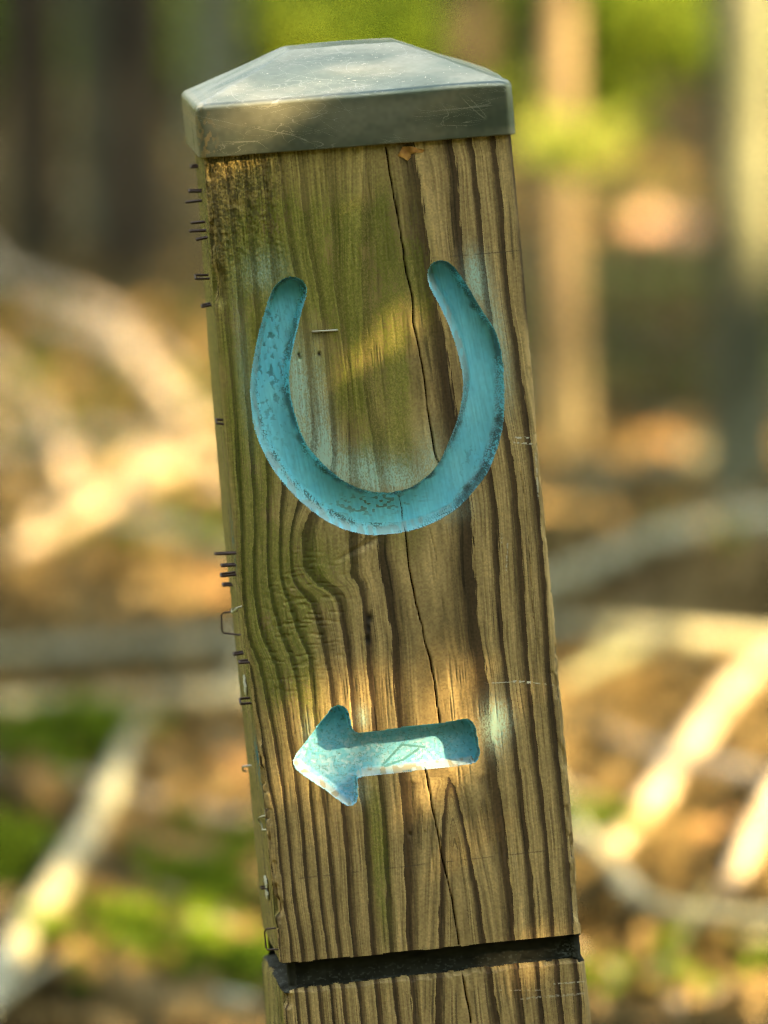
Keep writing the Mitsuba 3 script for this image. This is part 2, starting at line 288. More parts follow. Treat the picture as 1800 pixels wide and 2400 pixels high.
for P, r, m, lab in [
    ([(-.74, 18.2, .02), (-.60, 17.3, .08), (-.40, 16.6, .12), (-.25, 16.2, .05)], .012, 'pale_wood', 'thin pale stick crossing the cream branch at mid left'),
    ([(-.62, 14.9, .02), (-.50, 15.6, .06), (-.38, 16.6, .07), (-.30, 17.6, .02)], .013, 'pale_wood', 'thin tan stick rising towards the post at mid left'),
    ([(-.70, 16.3, .02), (-.55, 16.0, .03), (-.40, 15.5, .06), (-.27, 15.2, .05), (-.1, 15.0, .02)], .011, 'bleached_wood', 'thin grey stick pointing at the post, left of the knot'),
    ([(-.80, 20.9, .02), (-.60, 19.6, .10), (-.48, 18.9, .10), (-.38, 18.4, .02)], .016, 'pale_wood', 'short tan stick under the broad tan branch at left'),
    ([(-.62, 13.4, .01), (-.45, 13.0, .03), (-.25, 12.7, .03), (-.10, 12.5, .02)], .010, 'bleached_wood', 'thin grey stick below the long log on the left'),
    ([(-.50, 11.9, .02), (-.33, 11.6, .03), (-.20, 11.25, .03), (-.08, 11.0, .02)], .010, 'dead_wood', 'dark grey stick crossing behind the bending branch, lower left'),
    ([(-.34, 10.7, .01), (-.22, 10.55, .03), (-.12, 10.35, .03)], .010, 'bleached_wood', 'short grey stick in the bottom left beside the post'),
    ([(-.82, 19.0, .02), (-.66, 18.2, .03), (-.52, 17.2, .04), (-.38, 16.2, .02)], .011, 'pale_wood', 'thin cream stick sloping down towards the post, left of the horseshoe'),
    ([(-.78, 17.6, .02), (-.62, 17.0, .03), (-.46, 16.2, .03), (-.30, 15.6, .02)], .010, 'bleached_wood', 'thin grey stick sloping down towards the post, left below the horseshoe'),
    ([(-.72, 21.6, .02), (-.60, 20.9, .03), (-.46, 19.8, .03), (-.34, 18.9, .02)], .013, 'pale_wood', 'thin tan stick beside the broad tan branch, nearer the post'),
    ([(-.60, 12.4, .02), (-.44, 12.3, .03), (-.28, 12.05, .03), (-.12, 11.9, .02)], .009, 'pale_wood', 'thin tan stick crossing the green patch on the left'),
    ([(.24, 13.3, .02), (.34, 13.5, .05), (.46, 13.9, .05), (.62, 14.2, .02)], .011, 'dead_wood', 'thin dark stick right of the post below the long log'),
    ([(.30, 12.9, .02), (.38, 12.5, .05), (.50, 12.2, .06), (.62, 12.0, .04)], .012, 'pale_wood', 'thin pale stick crossing the thick cream branch'),
    ([(.38, 11.0, .01), (.44, 11.5, .06), (.52, 12.2, .08), (.58, 13.0, .03)], .014, 'pale_wood', 'cream stick at the right edge beside the thick cream branch'),
    ([(.26, 10.5, .01), (.36, 10.8, .03), (.48, 10.9, .03)], .009, 'dead_wood', 'thin brown stick in the bottom right corner'),
    ([(.26, 17.0, .02), (.40, 16.9, .04), (.55, 17.2, .05), (.70, 17.8, .02)], .014, 'dead_wood', 'thin grey stick above the rising grey green branch'),
    ([(.28, 20.5, .02), (.42, 20.0, .06), (.58, 19.6, .05), (.72, 19.4, .02)], .016, 'bark_brown', 'dark stick between the pale trunk and the right trunk')]:
    branch(P, r, m, lab, name='fallen_stick', twigs=1)

# ---------------------------------------------------------------- litter and low plants
n = 15000
y = 9.0 + 24 * rng.random(n) ** 1.6; x = rng.uniform(-.075, .075, n) * y
pts = np.stack([x, y, gz(x, y) + rng.uniform(.004, .04, n)], 1)
obj('leaf_litter', leaves(pts, .075, .05, rng, .45), 'litter_leaf', kind='stuff')
labels['leaf_litter'] = {'label': 'brown and tan dead leaves strewn over the forest floor', 'category': 'leaf litter', 'kind': 'stuff'}
for lab, (x, y), c in [('sunlit dead leaf lying beside the thin curved stick, lower right', (.25, 11.3), 'litter_leaf'), ('orange dead leaf lying under the cream branch', (.42, 11.65), 'orange_leaf'),
                       ('sunlit dead leaf at the right edge beside the cream branch', (.52, 12.7), 'litter_leaf'), ('pinkish dead leaf on the floor right of the pale trunk', (.645, 23.6), 'pink_leaf'),
                       ('dead leaf touching the pinkish leaf on its right', (.715, 23.3), 'pink_leaf'), ('orange brown leaf lit on the floor between pale trunk and right trunk', (.51, 17.9), 'orange_leaf'),
                       ('orange leaf lying left of the post just above the log', (-.27, 14.3), 'orange_leaf'), ('reddish leaf beside the post below the grey branch, left', (-.17, 12.3), 'orange_leaf')]:
    g = np.random.default_rng(int(y * 100))
    s = np.linspace(-1, 1, 9); u, v = np.meshgrid(s, s)
    k = 1.1 if c == 'pink_leaf' else .7
    w = .045 * k * (1 - np.abs(u) ** 1.8) * (1 + .25 * np.cos(u * 9))
    V = np.stack([x + .068 * k * u + 0 * v, y + w * v * .7, float(gz(x, y)) + .045 + w * v * 1.2 + .015 * u ** 2 - .02 * v ** 2], -1).reshape(-1, 3)
    ii = np.arange(81).reshape(9, 9); q = np.stack([ii[:-1, :-1], ii[:-1, 1:], ii[1:, 1:], ii[1:, :-1]], -1).reshape(-1, 4)
    tag(obj('fallen_leaf', (V, q), c, smooth=True), lab, 'leaf')
gc = []
for x, y, rx, ry, n in [(-.41, 12.55, .09, .22, 300), (-.47, 11.7, .05, .22, 160), (-.27, 11.0, .10, .25, 150), (-.20, 11.5, .07, .25, 90), (-.15, 10.7, .06, .2, 120), (.25, 11.75, .05, .12, 70), (.30, 10.6, .2, .2, 60), (-.1, 15.5, .5, .5, 120), (.5, 20, .6, 1, 150), (-.5, 19, .5, 1.5, 120)]:
    g = np.random.default_rng(int(y * 1000))
    P = np.stack([x + g.normal(size=n) * rx * .55, y + g.normal(size=n) * ry * .55, 0 * g.random(n)], 1)
    P[:, 2] = gz(P[:, 0], P[:, 1]) + g.uniform(.01, .07, n)
    gc.append(leaves(P, .05, .032, g, .4))
tag(obj('ground_cover', join(gc), 'moss_leaf'), 'patches of green moss and tiny plants among the dead leaves', 'ground cover', kind='stuff')

# ---------------------------------------------------------------- the trail post. Local frame in mm: x right and y into the post across the front face, z up, z = 0 at the lower rim of the cap
R_POST = np.array([[0.99399158, -0.06209283, -0.09013995], [0.06215191, 0.99806438, -0.00215411], [0.09009923, -0.00346121, 0.99592678]])
T_POST = np.array([-0.01209642, 4.5, 0.76075223])
def world(P): return T_POST + (np.asarray(P, float) / 1000) @ R_POST.T
def local(p):
    q = [p.x - T_POST[0], p.y - T_POST[1], p.z - T_POST[2]]
    return [1000 * sum(q[i] * float(R_POST[i, j]) for i in range(3)) for j in range(3)]

# growth rings of the front face: outer edges of the dark latewood, (x, z)
RINGS = {
    'L1': [(-8.7,-190.9),(-7.6,-198.3),(-6.5,-208),(-6,-217.8),(-5.5,-230.3),(-6.2,-244.7),(-6.7,-259.3),(-6.8,-271.3),(-7.7,-294.5),(-7.6,-310.4),(-8.1,-322.5),(-9,-337.1),(-9.9,-353.9),(-11.2,-373.1),(-11.4,-396.7)],
    'L2': [(-21.7,-199.3),(-18.7,-204.4),(-18,-211.7),(-17.9,-221.5),(-17.6,-229.1),(-17.9,-241.1),(-17.8,-253.2),(-17.9,-263),(-18.1,-271.6),(-17.9,-294.3),(-17.5,-309.5),(-18,-328.7),(-18.4,-343.4),(-19.1,-357.8),(-19.4,-372.3),(-19.3,-395.9)],
    'L3': [(-28.4,-8.6),(-28,-36.7),(-24.9,-68.6),(-24.2,-97.6),(-24.4,-121.5),(-25.1,-140.8),(-28.7,-154),(-36.7,-165.2),(-41.6,-174.8),(-43.1,-182.8),(-43.7,-191.4),(-41.6,-196.4),(-37.6,-201.6),(-32.7,-204.6),(-29.2,-209.8),(-28.2,-218.1),(-27.3,-228.2),(-27.2,-240.2),(-26.7,-249.9),(-27,-259.7),(-27.1,-300.9),(-26.2,-308.6),(-26.5,-320.7),(-26.6,-332.9),(-27.1,-344.9),(-27.4,-357),(-27.9,-371.5),(-27.9,-395.1)],
    'L4': [(-37.2,-7.8),(-36.8,-35.8),(-33.8,-67.8),(-33.2,-91.7),(-33.5,-125.4),(-37.5,-147.2),(-43.5,-163.4),(-45.9,-169.6),(-48,-177.6),(-49.1,-184.7),(-49.3,-191.8),(-48,-199.8),(-45.1,-204.8),(-42.3,-208.5),(-40.3,-215.3),(-38.1,-226.8),(-37.3,-236.9),(-36.3,-248.2),(-36.1,-257.2),(-36.1,-305.2),(-36,-319.7),(-36.1,-332),(-36.7,-346.4),(-36.8,-358.5),(-36.5,-370.6),(-36.2,-392)],
    'L5': [(-45.1,-7),(-45.5,-35),(-45.6,-66.6),(-46,-96.5),(-47.1,-126.3),(-49.8,-153.2),(-51.6,-165),(-52.7,-174.7),(-53.6,-184.2),(-54.3,-193.8),(-53.2,-203.5),(-51.4,-210),(-49.8,-218.4),(-47.8,-225.8),(-45.2,-233.7),(-44.7,-243.4),(-44.8,-253.2),(-44.9,-259.4),(-44.3,-298.2),(-44.1,-306.9),(-44,-318.9),(-44.1,-331.2),(-44,-345.7),(-43.9,-357.8),(-43.6,-369.9),(-43.4,-391.3)],
    'L6': [(-54.4,-6.2),(-54.6,-34.2),(-54.7,-65.8),(-55,-95.6),(-55.6,-125.5),(-56.7,-152.5),(-57.8,-164.4),(-58.5,-174.1),(-59.5,-183.6),(-60.2,-193.2),(-59.7,-205.2),(-58.2,-215.2),(-56.1,-225),(-52.7,-237.8),(-51.6,-247.5),(-51.2,-262.2),(-50.8,-269.4),(-49.8,-291.2),(-50,-306.3),(-49.7,-318.4),(-49.6,-330.7),(-49.7,-345.1),(-49.5,-357.2),(-49,-369.4),(-48.9,-390.8)],
    'L7': [(-62.4,-5.4),(-62,-33.5),(-62.2,-65.1),(-62.5,-94.9),(-62.9,-124.8),(-63.4,-151.9),(-64.1,-163.8),(-64.6,-173.6),(-65.9,-183),(-66.7,-192.5),(-67.2,-204.5),(-66.7,-214.4),(-65,-224.1),(-60.8,-237),(-59.5,-246.7),(-58.5,-259.1),(-57.8,-271.2),(-56.9,-278.5),(-56.4,-293),(-55.9,-305.7),(-55.7,-317.8),(-55.8,-332.5),(-55.7,-347),(-55,-359.1),(-54.7,-368.8),(-54.5,-390.2)],
    'L8': [(-69.7,-4.7),(-69.1,-32.8),(-68.9,-64.4),(-68.8,-94.3),(-69.2,-124.2),(-70.1,-151.2),(-70.2,-163.2),(-70.9,-172.9),(-71.6,-182.5),(-72.1,-192),(-72.6,-204),(-72.7,-213.8),(-71.8,-223.5),(-68.2,-236.3),(-66.7,-248.4),(-65.4,-260.8),(-64.1,-273),(-63.6,-282.6),(-62.6,-297.4),(-62.5,-305.1),(-62.2,-317.1),(-62.3,-329.4),(-62.2,-343.9),(-61.6,-358.5),(-60.9,-368.2),(-60.6,-389.6)],
    'L9': [(-76,-223.5),(-71.8,-245.5),(-71.1,-257.8),(-70.6,-269.9),(-69.7,-279.6),(-68.9,-291.8),(-67.2,-304.6),(-66.9,-316.7),(-67.1,-328.9),(-66.6,-338.6),(-66.5,-350.7),(-65.8,-362.9),(-65.8,-370.1),(-65.4,-391.3)],
    'CL': [(15,-299.8),(14.3,-300.9),(12.6,-306.4),(11.5,-312.3),(9.8,-321.8),(8.1,-336.3),(5.8,-355.4),(3.7,-372.2),(1.3,-389.1),(-1.5,-411.8)],
    'CR': [(16.6,-299.9),(17.7,-301.3),(19.2,-307),(20.3,-314.2),(21.9,-325.4),(23.4,-340.3),(25.1,-354.9),(26.1,-374.4),(27.9,-387.9),(28.3,-398.8),(29.3,-414.7)],
    'Z': [(26.6,-5.8),(28.2,-22.9),(28.5,-39.8),(29.2,-53.8),(31.3,-78.7),(32.6,-95.6),(33.7,-110.3),(34.4,-122.3),(35.5,-134.2),(37.9,-165.4),(38.3,-173.7),(37.9,-183.4),(36.8,-197.7),(36.5,-212.1),(36.6,-226.8),(36.5,-234.4),(37.6,-244.1),(38.1,-258.6),(38,-266.1),(38.3,-283),(38.9,-292.7),(39.2,-302.4),(39.3,-315),(39.6,-327.1),(39.9,-339.3),(40.2,-349.2),(40.2,-358.8),(39.9,-368.5),(39.8,-375.8),(40.4,-389.3),(40.5,-400),(40.9,-415.8)],
    'B': [(43.9,-3.7),(45.1,-14.7),(44.6,-29.2),(44.4,-48.3),(46.1,-87.3),(47.1,-125.3),(48.6,-155.4),(49.3,-165.1),(49.4,-174.7),(49,-184.5),(48.5,-198.9),(48,-213.2),(47.5,-227.8),(47.2,-235.4),(47.7,-247.5),(47.8,-259.6),(48.4,-269.5),(48.9,-281.6),(49,-293.7),(49.7,-303.4),(49.8,-316.1),(50.3,-328.2),(50.2,-337.9),(50.4,-350.2),(50.3,-362.3),(49.9,-375.3),(50.3,-388.7),(49.8,-401),(50,-416.8)],
    'C': [(53.2,-3.6),(54.2,-10.8),(54.1,-20.3),(54.4,-34.9),(54.3,-51.6),(54.4,-61.2),(55.5,-94.2),(56.7,-126.8),(58,-138.9),(59.3,-156.5),(59.6,-166.1),(59.5,-175.7),(59.5,-185.5),(59.2,-199.9),(58.9,-211.9),(58.4,-224.1),(58.3,-236.5),(57.8,-248.5),(57.8,-260.5),(58.1,-272.8),(58.2,-284.9),(58.5,-294.6),(58.9,-304.3),(59.1,-317),(59.5,-329.1),(58.9,-346.2),(58.9,-358.3),(58.6,-375.2),(59.4,-388.4),(59,-401.9),(59.4,-417.7)],
    'D': [(63.9,-2.2),(64.2,-11.8),(64.4,-23.9),(64.7,-38.3),(64.4,-50.2),(64.3,-62.1),(64.2,-76.7),(65.6,-96.3),(66.3,-111),(67.2,-123),(68,-137.5),(68.4,-156.9),(68.9,-167),(69.2,-179),(69.3,-191.3),(69.1,-205.7),(68.8,-217.7),(68,-237.4),(67.6,-249.4),(67.8,-264.1),(68,-276.2),(67.9,-290.7),(68.2,-300.4),(68.3,-317.9),(68.4,-332.4),(68.3,-347.1),(68.2,-359.2),(67.7,-373.7),(67.9,-389.2),(68.1,-402.8),(67.9,-418.5)],
}
CRACKS = [  # half width, depth, course
    (0.25, 3, [(13,-1.6),(13.4,-12.5),(14.7,-26.6),(15.8,-36.6),(16.5,-50.6),(17.4,-62.7),(18.7,-72.7),(18.4,-84.7),(19.7,-96.8),(21,-108.9),(21,-122.8),(21.9,-134.9),(22.4,-144.9),(23.9,-150.1)]),
    (0.27, 3, [(4.9,-164.2),(5.6,-171.3),(5.5,-179.3),(5.6,-189.3),(5.9,-197.4),(6.7,-205.4),(7.6,-213.5),(9,-221.7),(10.3,-231.9),(11.7,-241),(12.9,-252.2),(13.2,-264.2),(13.6,-271.3)]),
    (0.25, 3, [(5.1,-291.6),(6.1,-300.7),(6.8,-310.8),(7.6,-320),(8.4,-329.1),(9.5,-338.3),(11.1,-347.5),(12.1,-354.7),(12.7,-364.8),(13.1,-375.9)]),
    (0.27, 3, [(13.7,-385.5),(14,-393.2),(14.9,-403.4),(15.6,-413.5)]),
    (0.2, 0.6, [(16.5,-178.8),(17.4,-184.5),(18.7,-192.6),(19.1,-196.6)]),
    (0.2, 0.7, [(61.9,-157.7),(62.4,-172.8),(62.7,-184.8),(62.4,-194.8),(62,-210.8),(61.7,-227.8)]),
    (0.25, 0.9, [(70.6,-203.6),(69.7,-225.6),(71.7,-231.8),(71.8,-241.8)]),
]
HORSESHOE = [(-36.4,-57.5),(-40.8,-58.7),(-44.3,-61.6),(-49.6,-71.9),(-53.2,-81.3),(-57,-93.9),(-59.4,-104.5),(-60.2,-117.4),(-58.7,-129.4),(-55.3,-139.5),(-50.2,-149.7),(-43.5,-159),(-35.6,-167.4),(-27.6,-173.6),(-19.3,-177.8),(-10.9,-180.3),(-2.2,-180.9),(6.5,-180.3),(15.3,-178.6),(24.2,-175.3),(32.3,-170.6),(39.3,-164.3),(46,-156.8),(50.5,-148.5),(54.8,-137),(57,-124.2),(57.8,-111.3),(57.5,-100.4),(55.6,-91.6),(51,-82.5),(45.5,-71.2),(40.9,-62.6),(38,-58.6),(34.4,-56.6),(30,-57.3),(27.1,-61.9),(27.1,-65.6),(30.1,-74),(33.6,-83),(36.5,-93),(38.3,-102.9),(39,-113.8),(37.5,-122.4),(34.8,-130.8),(31.4,-138),(26.9,-146.3),(23.1,-151.9),(17.3,-156.7),(10.4,-160.4),(3.8,-161.6),(-3.7,-161.5),(-12.2,-159.3),(-19.4,-155.4),(-26.4,-149.3),(-32.3,-142.2),(-37,-134.7),(-39.9,-124.7),(-41.6,-114.8),(-41.7,-104),(-39.7,-93.4),(-35.9,-81.8),(-32.3,-71.4),(-30.1,-65.1),(-30.8,-60.7),(-33.3,-58.5)]
ARROW = [(-56,-282.7),(-54.1,-279.3),(-49.9,-274.9),(-45.6,-270),(-41.3,-265.5),(-38.1,-262),(-35.7,-259.5),(-33,-258.5),(-30.4,-259.1),(-28.7,-261.4),(-28.1,-263.9),(-27.8,-267.8),(-26.9,-271),(-25.1,-272.3),(-13,-272.2),(-0.5,-271.5),(13,-271.6),(21.3,-270.9),(24.2,-270.5),(26.6,-270.7),(28.7,-272.1),(29.9,-274.7),(30.3,-278.3),(30.7,-283.2),(31,-286.9),(30,-289.4),(28.2,-291.2),(24.7,-291.8),(12.2,-292),(-2.3,-292.3),(-14.8,-292.3),(-24.5,-292.6),(-27.2,-293.3),(-27.3,-296.9),(-27.4,-300.8),(-28.4,-304.1),(-30.5,-305.8),(-32.9,-305.3),(-36,-302.8),(-41.8,-297.4),(-48.5,-291.9),(-53,-288.1),(-55.2,-285.5)]
def ring_phase(x, z):
    """outward growth-ring count at points of the front face, from the traced courses"""
    zs = np.linspace(30, -430, 231)
    def course(P):
        P = np.array(sorted(P, key=lambda q: -q[1]), float)
        zz, i = np.unique(-P[:, 1], return_index=True)
        f = PchipInterpolator(zz, P[i, 0], extrapolate=False); v = f(-zs)
        lo, hi = -zz[0], -zz[-1]
        v = np.where(zs > lo, P[i[0], 0] + (zs - lo) * -.03, v); return np.where(zs < hi, P[i[-1], 0], v)
    C = {k: course(P) for k, P in RINGS.items()}
    # above the knot the two innermost courses run on faintly
    up = zs > -192; C['L1'] = np.where(up, np.interp(zs, [-192, -160, -110, -60, 0, 30], [-9, -5, -8, -4, 2, 3]), C['L1'])
    up = zs > -199; C['L2'] = np.where(up, np.interp(zs, [-199, -170, -110, -60, 0, 30], [-22, -20, -15, -17, -15, -14]), C['L2'])
    C['L9'] = np.where(zs > -235, C['L8'] - np.interp(zs, [-235, -215, -150, 0], [6.0, 6.5, 8, 9]), C['L9'])
    xs = np.arange(-80, 80.01, .5); tab = np.zeros((len(zs), len(xs)))
    for r, zz in enumerate(zs):
        pts = [(C[f'L{k}'][r], k) for k in range(9, 0, -1)]
        cen = (C['L1'][r] + C['Z'][r]) / 2
        if zz < -296:
            a, b = C['CL'][r], C['CR'][r]
            if b - a < 1.6: a, b = (a + b) / 2 - .8, (a + b) / 2 + .8
            pts += [(a, 0), ((a + b) / 2, -min(.9, (b - a) * .06 + .05)), (b, 0)]
        else:
            cx = np.interp(zz, [-296, -230, -150, 0, 30], [10.5, 9, 8, 10, 10]); cx = np.clip(cx, C['L1'][r] + 3, C['Z'][r] - 3)
            pts += [(cx, np.interp(zz, [-296, -280, -230, -120, 0], [.02, .2, .3, .3, .45]))]
        pts += [(C[k][r], i + 1) for i, k in enumerate('ZBCD')]
        X_, V_ = [pts[0][0] - 30], [pts[0][1] + 4.0]
        for a, b in pts:
            X_.append(max(a, X_[-1] + .4)); V_.append(b)
        X_.append(X_[-1] + 24); V_.append(V_[-1] + 3)
        tab[r] = PchipInterpolator(X_, V_)(np.clip(xs, X_[0], X_[-1]))
    from scipy.ndimage import map_coordinates
    return map_coordinates(tab, [np.clip((30 - z) / 2.0, 0, len(zs) - 1), np.clip((x + 80) / .5, 0, len(xs) - 1)], order=1)

def late(ph):                                                       # 0 in earlywood, rising to 1 in the dark latewood, then the abrupt edge
    f = ph - dr.floor(ph)
    return smoothstep(.46, .84, f) * (1 - smoothstep(.965, 1.0, f))

def rag(x, z): return .07 * (noise(x * 1.1, z * .09, 77.0) - .5) + .07 * (noise(x * 2.6, z * .25, 78.0) - .5)

def closed(P, n=900):
    P = np.array(P + [P[0]], float); t = np.r_[0, np.cumsum(np.linalg.norm(np.diff(P, axis=0), axis=1))]
    return CubicSpline(t, P, bc_type='periodic')(np.linspace(0, t[-1], n, endpoint=False))
HS = sg.Polygon(closed(HORSESHOE)).buffer(0)
AR = sg.Polygon(ARROW).buffer(-1.2).buffer(1.9).buffer(-.7)
LEFT = lambda z: np.interp(z, [-420, -378, -304, -238, -184, -100, 1], [-70.6, -70.5, -71.0, -72.2, -73.2, -73.4, -71.6])
RIGHT = lambda z: np.interp(z, [-418, -377, -307, -231, -155, -59, 0], [72.0, 70.9, 71.4, 71.6, 71.1, 71.8, 71.4])
BACK = lambda z: np.interp(z, [-420, -396, -388, -350, -285, -100, 0], [4.2, 3.8, 1.8, 1.5, 1.0, -.8, -1.4])   # the left face is twisted and worn

# the skin of the post: a closed strip round its cross-section, u from the right back edge over the front to the back
RC = 3.0
xf = np.linspace(70 - RC, -(70 - RC), 325)
an = np.linspace(0, np.pi / 2, 9)[1:-1]
cols = [(70, y, 1, 0, 1) for y in (138, 100, 60, 30, 18, 12, 9, 6, 4, 3)]
cols += [(70 - RC + RC * np.cos(a), RC - RC * np.sin(a), np.cos(a), -np.sin(a), 1) for a in an]
cols += [(x, 0, 0, -1, 0) for x in xf]
cols += [(-(70 - RC) - RC * np.sin(a), RC - RC * np.cos(a), -np.sin(a), -np.cos(a), 2) for a in an]
yl = np.r_[np.arange(3, 40, .8), np.arange(40, 138, 2.5), 138]
cols += [(-70, y, -1, 0, 2) for y in yl]
cols += [(x, 140, 0, 1, 3) for x in np.linspace(-68, 68, 8)]
cols = np.array(cols, float); nu = len(cols)
zz = np.r_[np.arange(16, -428, -.42), np.linspace(-432, -830, 26)]; nz = len(zz)
cx, cy, nx, ny, face = [np.broadcast_to(cols[:, i], (nz, nu)) for i in range(5)]
Z0 = np.broadcast_to(zz[:, None], (nz, nu))
half = np.where(cx < 0, -LEFT(Z0), RIGHT(Z0))
px = cx * half / 70 ; px = np.where(face == 2, px + BACK(Z0) * -1 * np.clip(cy / 140, 0, 1), px)
px = np.where((face == 3), px + -BACK(Z0) * np.clip((68 - px) / 136, 0, 1) * (px < 0), px)
py = cy.copy()
front = face == 0
phase = np.where(front | (cy < RC + .1), ring_phase(px.ravel(), Z0.ravel()).reshape(nz, nu), 20 + cy / 4.6 + .25 * np.sin(Z0 / 37) + .1 * np.sin(Z0 / 11))
dark = njit(lambda a, b, c: late(a + rag(b, c)), phase.ravel(), px.ravel(), Z0.ravel()).reshape(nz, nu)
nzf = lambda sx, sz, o=0.0: njit(lambda a, b, c: noise(a * sx, b * sz, c * .35 + o), px.ravel(), Z0.ravel(), py.ravel()).reshape(nz, nu)
fine = Z0 > -428
ss = lambda a, b, x: np.clip((x - a) / (b - a), 0, 1) ** 2 * (3 - 2 * np.clip((x - a) / (b - a), 0, 1))
# relief: sunken latewood, fibres, torn grain
k = np.where(px < 0, .46, .20) * np.where(Z0 > -150, .45, 1)
depth = k * dark
fib = njit(lambda a, b: noise(a * 16, b * .05, 2.0), phase.ravel(), Z0.ravel()).reshape(nz, nu)
depth += .14 * (fib - .5) + .08 * (nzf(2.3, .35, 5.) - .5) + .35 * ss(.72, .9, nzf(1.6, .06, 15.)) * front
rough = ss(-28, -48, px) * ss(-95, -35, Z0) * (face != 3)
torn = nzf(.55, .28, 1.) * .6 + nzf(1.3, .8, 3.) * .4
depth += rough * (1.7 * np.abs(torn - .5) + .5 * (nzf(2.2, 1.6, 8.) - .4))
rk = np.exp(-(((px + 40) / 17) ** 2 + ((Z0 + 212) / 30) ** 2)) + .5 * np.exp(-(((px + 55) / 12) ** 2 + ((Z0 + 235) / 40) ** 2))   # checks across the grain below the knot
chk = njit(lambda a, b, c: noise(a * 2.2 + .15 * c, c * 1.1 + .12 * b, 4.), phase.ravel(), px.ravel(), Z0.ravel()).reshape(nz, nu)
depth += rk * .55 * ss(.62, .80, chk) * front
kd = np.hypot((px + 14) / 9.5, (Z0 + 181) / 6.0 + (px + 14) * -.05)                                                              # the knot: a low swirl with a slot
depth += front * (np.exp(-kd ** 2) * .9 + .35 * np.exp(-(kd - 1.3) ** 2 * 6) * -1 + rk * 0)
slot = np.exp(-((Z0 + 186 - (px + 16) * .42) / 1.5) ** 2) * ss(-29, -24, px) * ss(-3, -9, px)
depth += front * slot * 1.2
# arrises: splintered right edge low down, chips out of the left one
def chips(edge, w, zr, amp, o, thr=.5):
    e = ss(w, 0, np.abs(px - edge)) * ss(zr[0], zr[0] - 12, Z0) * ss(zr[1], zr[1] + 12, Z0)
    return e * amp * ss(thr, thr + .12, nzf(.55, .16, o)) * (py < 9)
depth += chips(RIGHT(Z0), 6, (-225, -380), 1.6, 11., .46) + chips(RIGHT(Z0), 3.5, (-90, -240), .8, 12.)
depth += chips(LEFT(Z0), 4.5, (5, -75), 2.2, 13., .48) + chips(LEFT(Z0), 4, (-255, -372), 1.8, 14., .47)
big = lambda x, z, rx, rz, d: d * ss(1.25, .55, np.hypot((px - x) / rx, (Z0 - z) / rz)) * (py < 12)
depth += big(72, -362, 5, 9, 2.6) + big(-70, -58, 4, 10, 2.2) + big(-70, -350, 3.5, 5, 2.0) + big(-69, -394, 3, 4, 1.5)
# small holes
for hx, hz, hr, hd in [(-36.1, -93.4, .5, 2), (-35.7, -95.5, .5, 2), (-26.7, -94.3, .7, 1.5), (-14.5, -219.4, 1.3, 1.6), (-16.6, -229.2, 1.2, 1.2), (-15.4, -224, .8, .8), (-4.9, -321.8, .7, 1.2), (2.0, -321.4, .5, .8), (-58, -112, .6, .8)]:
    depth += front * hd * np.exp(-(((px - hx) / hr) ** 2 + ((Z0 - hz) / (hr * 1.5)) ** 2))
# cracks
crack = np.zeros((nz, nu))
for w, dp, P in CRACKS:
    P = np.array(P, float); xc = np.interp(-Z0[:, 0], -P[:, 1], P[:, 0])
    on = (Z0[:, 0] <= P[0, 1] + .01) & (Z0[:, 0] >= P[-1, 1] - .01)
    xc = xc + .9 * (njit(lambda a: fbm(a * .12, 3.0, 1.0), Z0[:, 0]) - .5)
    w = w * (.55 + 1.0 * njit(lambda a: noise(a * .22, 7., 1.), Z0[:, 0]))[:, None]
    m = np.where(on[:, None] & front, np.exp(-((px - xc[:, None]) / w) ** 2), 0)
    crack = np.maximum(crack, m * min(1, dp)); depth += m * dp
# carvings: outline distance, worn bevel towards lower left
def carve(poly, deep, r0, r1):
    sel = front & fine & (px > poly.bounds[0] - .1) & (px < poly.bounds[2] + .1) & (Z0 > poly.bounds[1] - .1) & (Z0 < poly.bounds[3] + .1)
    ins = np.zeros((nz, nu), bool); ins[sel] = shapely.contains_xy(poly, px[sel], Z0[sel])
    L_ = poly.exterior.length; b = np.array([poly.exterior.interpolate(s).coords[0] for s in np.arange(0, L_, .12)])
    d, i = cKDTree(b).query(np.stack([px[ins], Z0[ins]], 1))
    nrm = np.stack([px[ins], Z0[ins]], 1) - b[i]; nrm /= np.maximum(np.linalg.norm(nrm, axis=1, keepdims=True), 1e-6)
    bev = np.clip(nrm @ [.70, .71], 0, 1) ** 1.5
    r = r0 + r1 * bev; t = np.clip(d / r, 0, 1)
    out = np.zeros((nz, nu)); dist = np.full((nz, nu), 99.); bv = np.zeros((nz, nu))
    curve = np.sqrt(np.maximum(0, 1 - (1 - t) ** 2))
    out[ins] = deep * (curve * (1 - .55 * bev) + .55 * bev * (.12 * np.sqrt(t) + .88 * t ** 1.3)); dist[ins] = d; bv[ins] = bev
    return ins, out, dist, bv
inH, dH, tH, bH = carve(HS, 13.0, 1.6, 4.6)
inA, dA, tA, bA = carve(AR, 10.5, 1.3, 2.4)
wx_, wz_ = px + 1.6 * njit(lambda a, b: noise(a * .7, b * .7, 50.), px.ravel(), Z0.ravel()).reshape(nz, nu), Z0 + 2.2 * njit(lambda a, b: noise(a * .6, b * .6, 60.), px.ravel(), Z0.ravel()).reshape(nz, nu)
pit = ss(.60, .74, .12 + .75 * njit(lambda a, b: noise(a * .8 + b * .2, b * .42 - a * .15, 21.), wx_.ravel(), wz_.ravel()).reshape(nz, nu)) * (np.exp(-(((px + 50) / 9) ** 2 + ((Z0 + 92) / 34) ** 2)) + .3 * np.exp(-(((px - 40) / 8) ** 2 + ((Z0 + 150) / 16) ** 2)) + .06)
flake = njit(lambda a, b: fbm(a * .5, b * .75, 31.), px.ravel(), Z0.ravel()).reshape(nz, nu)
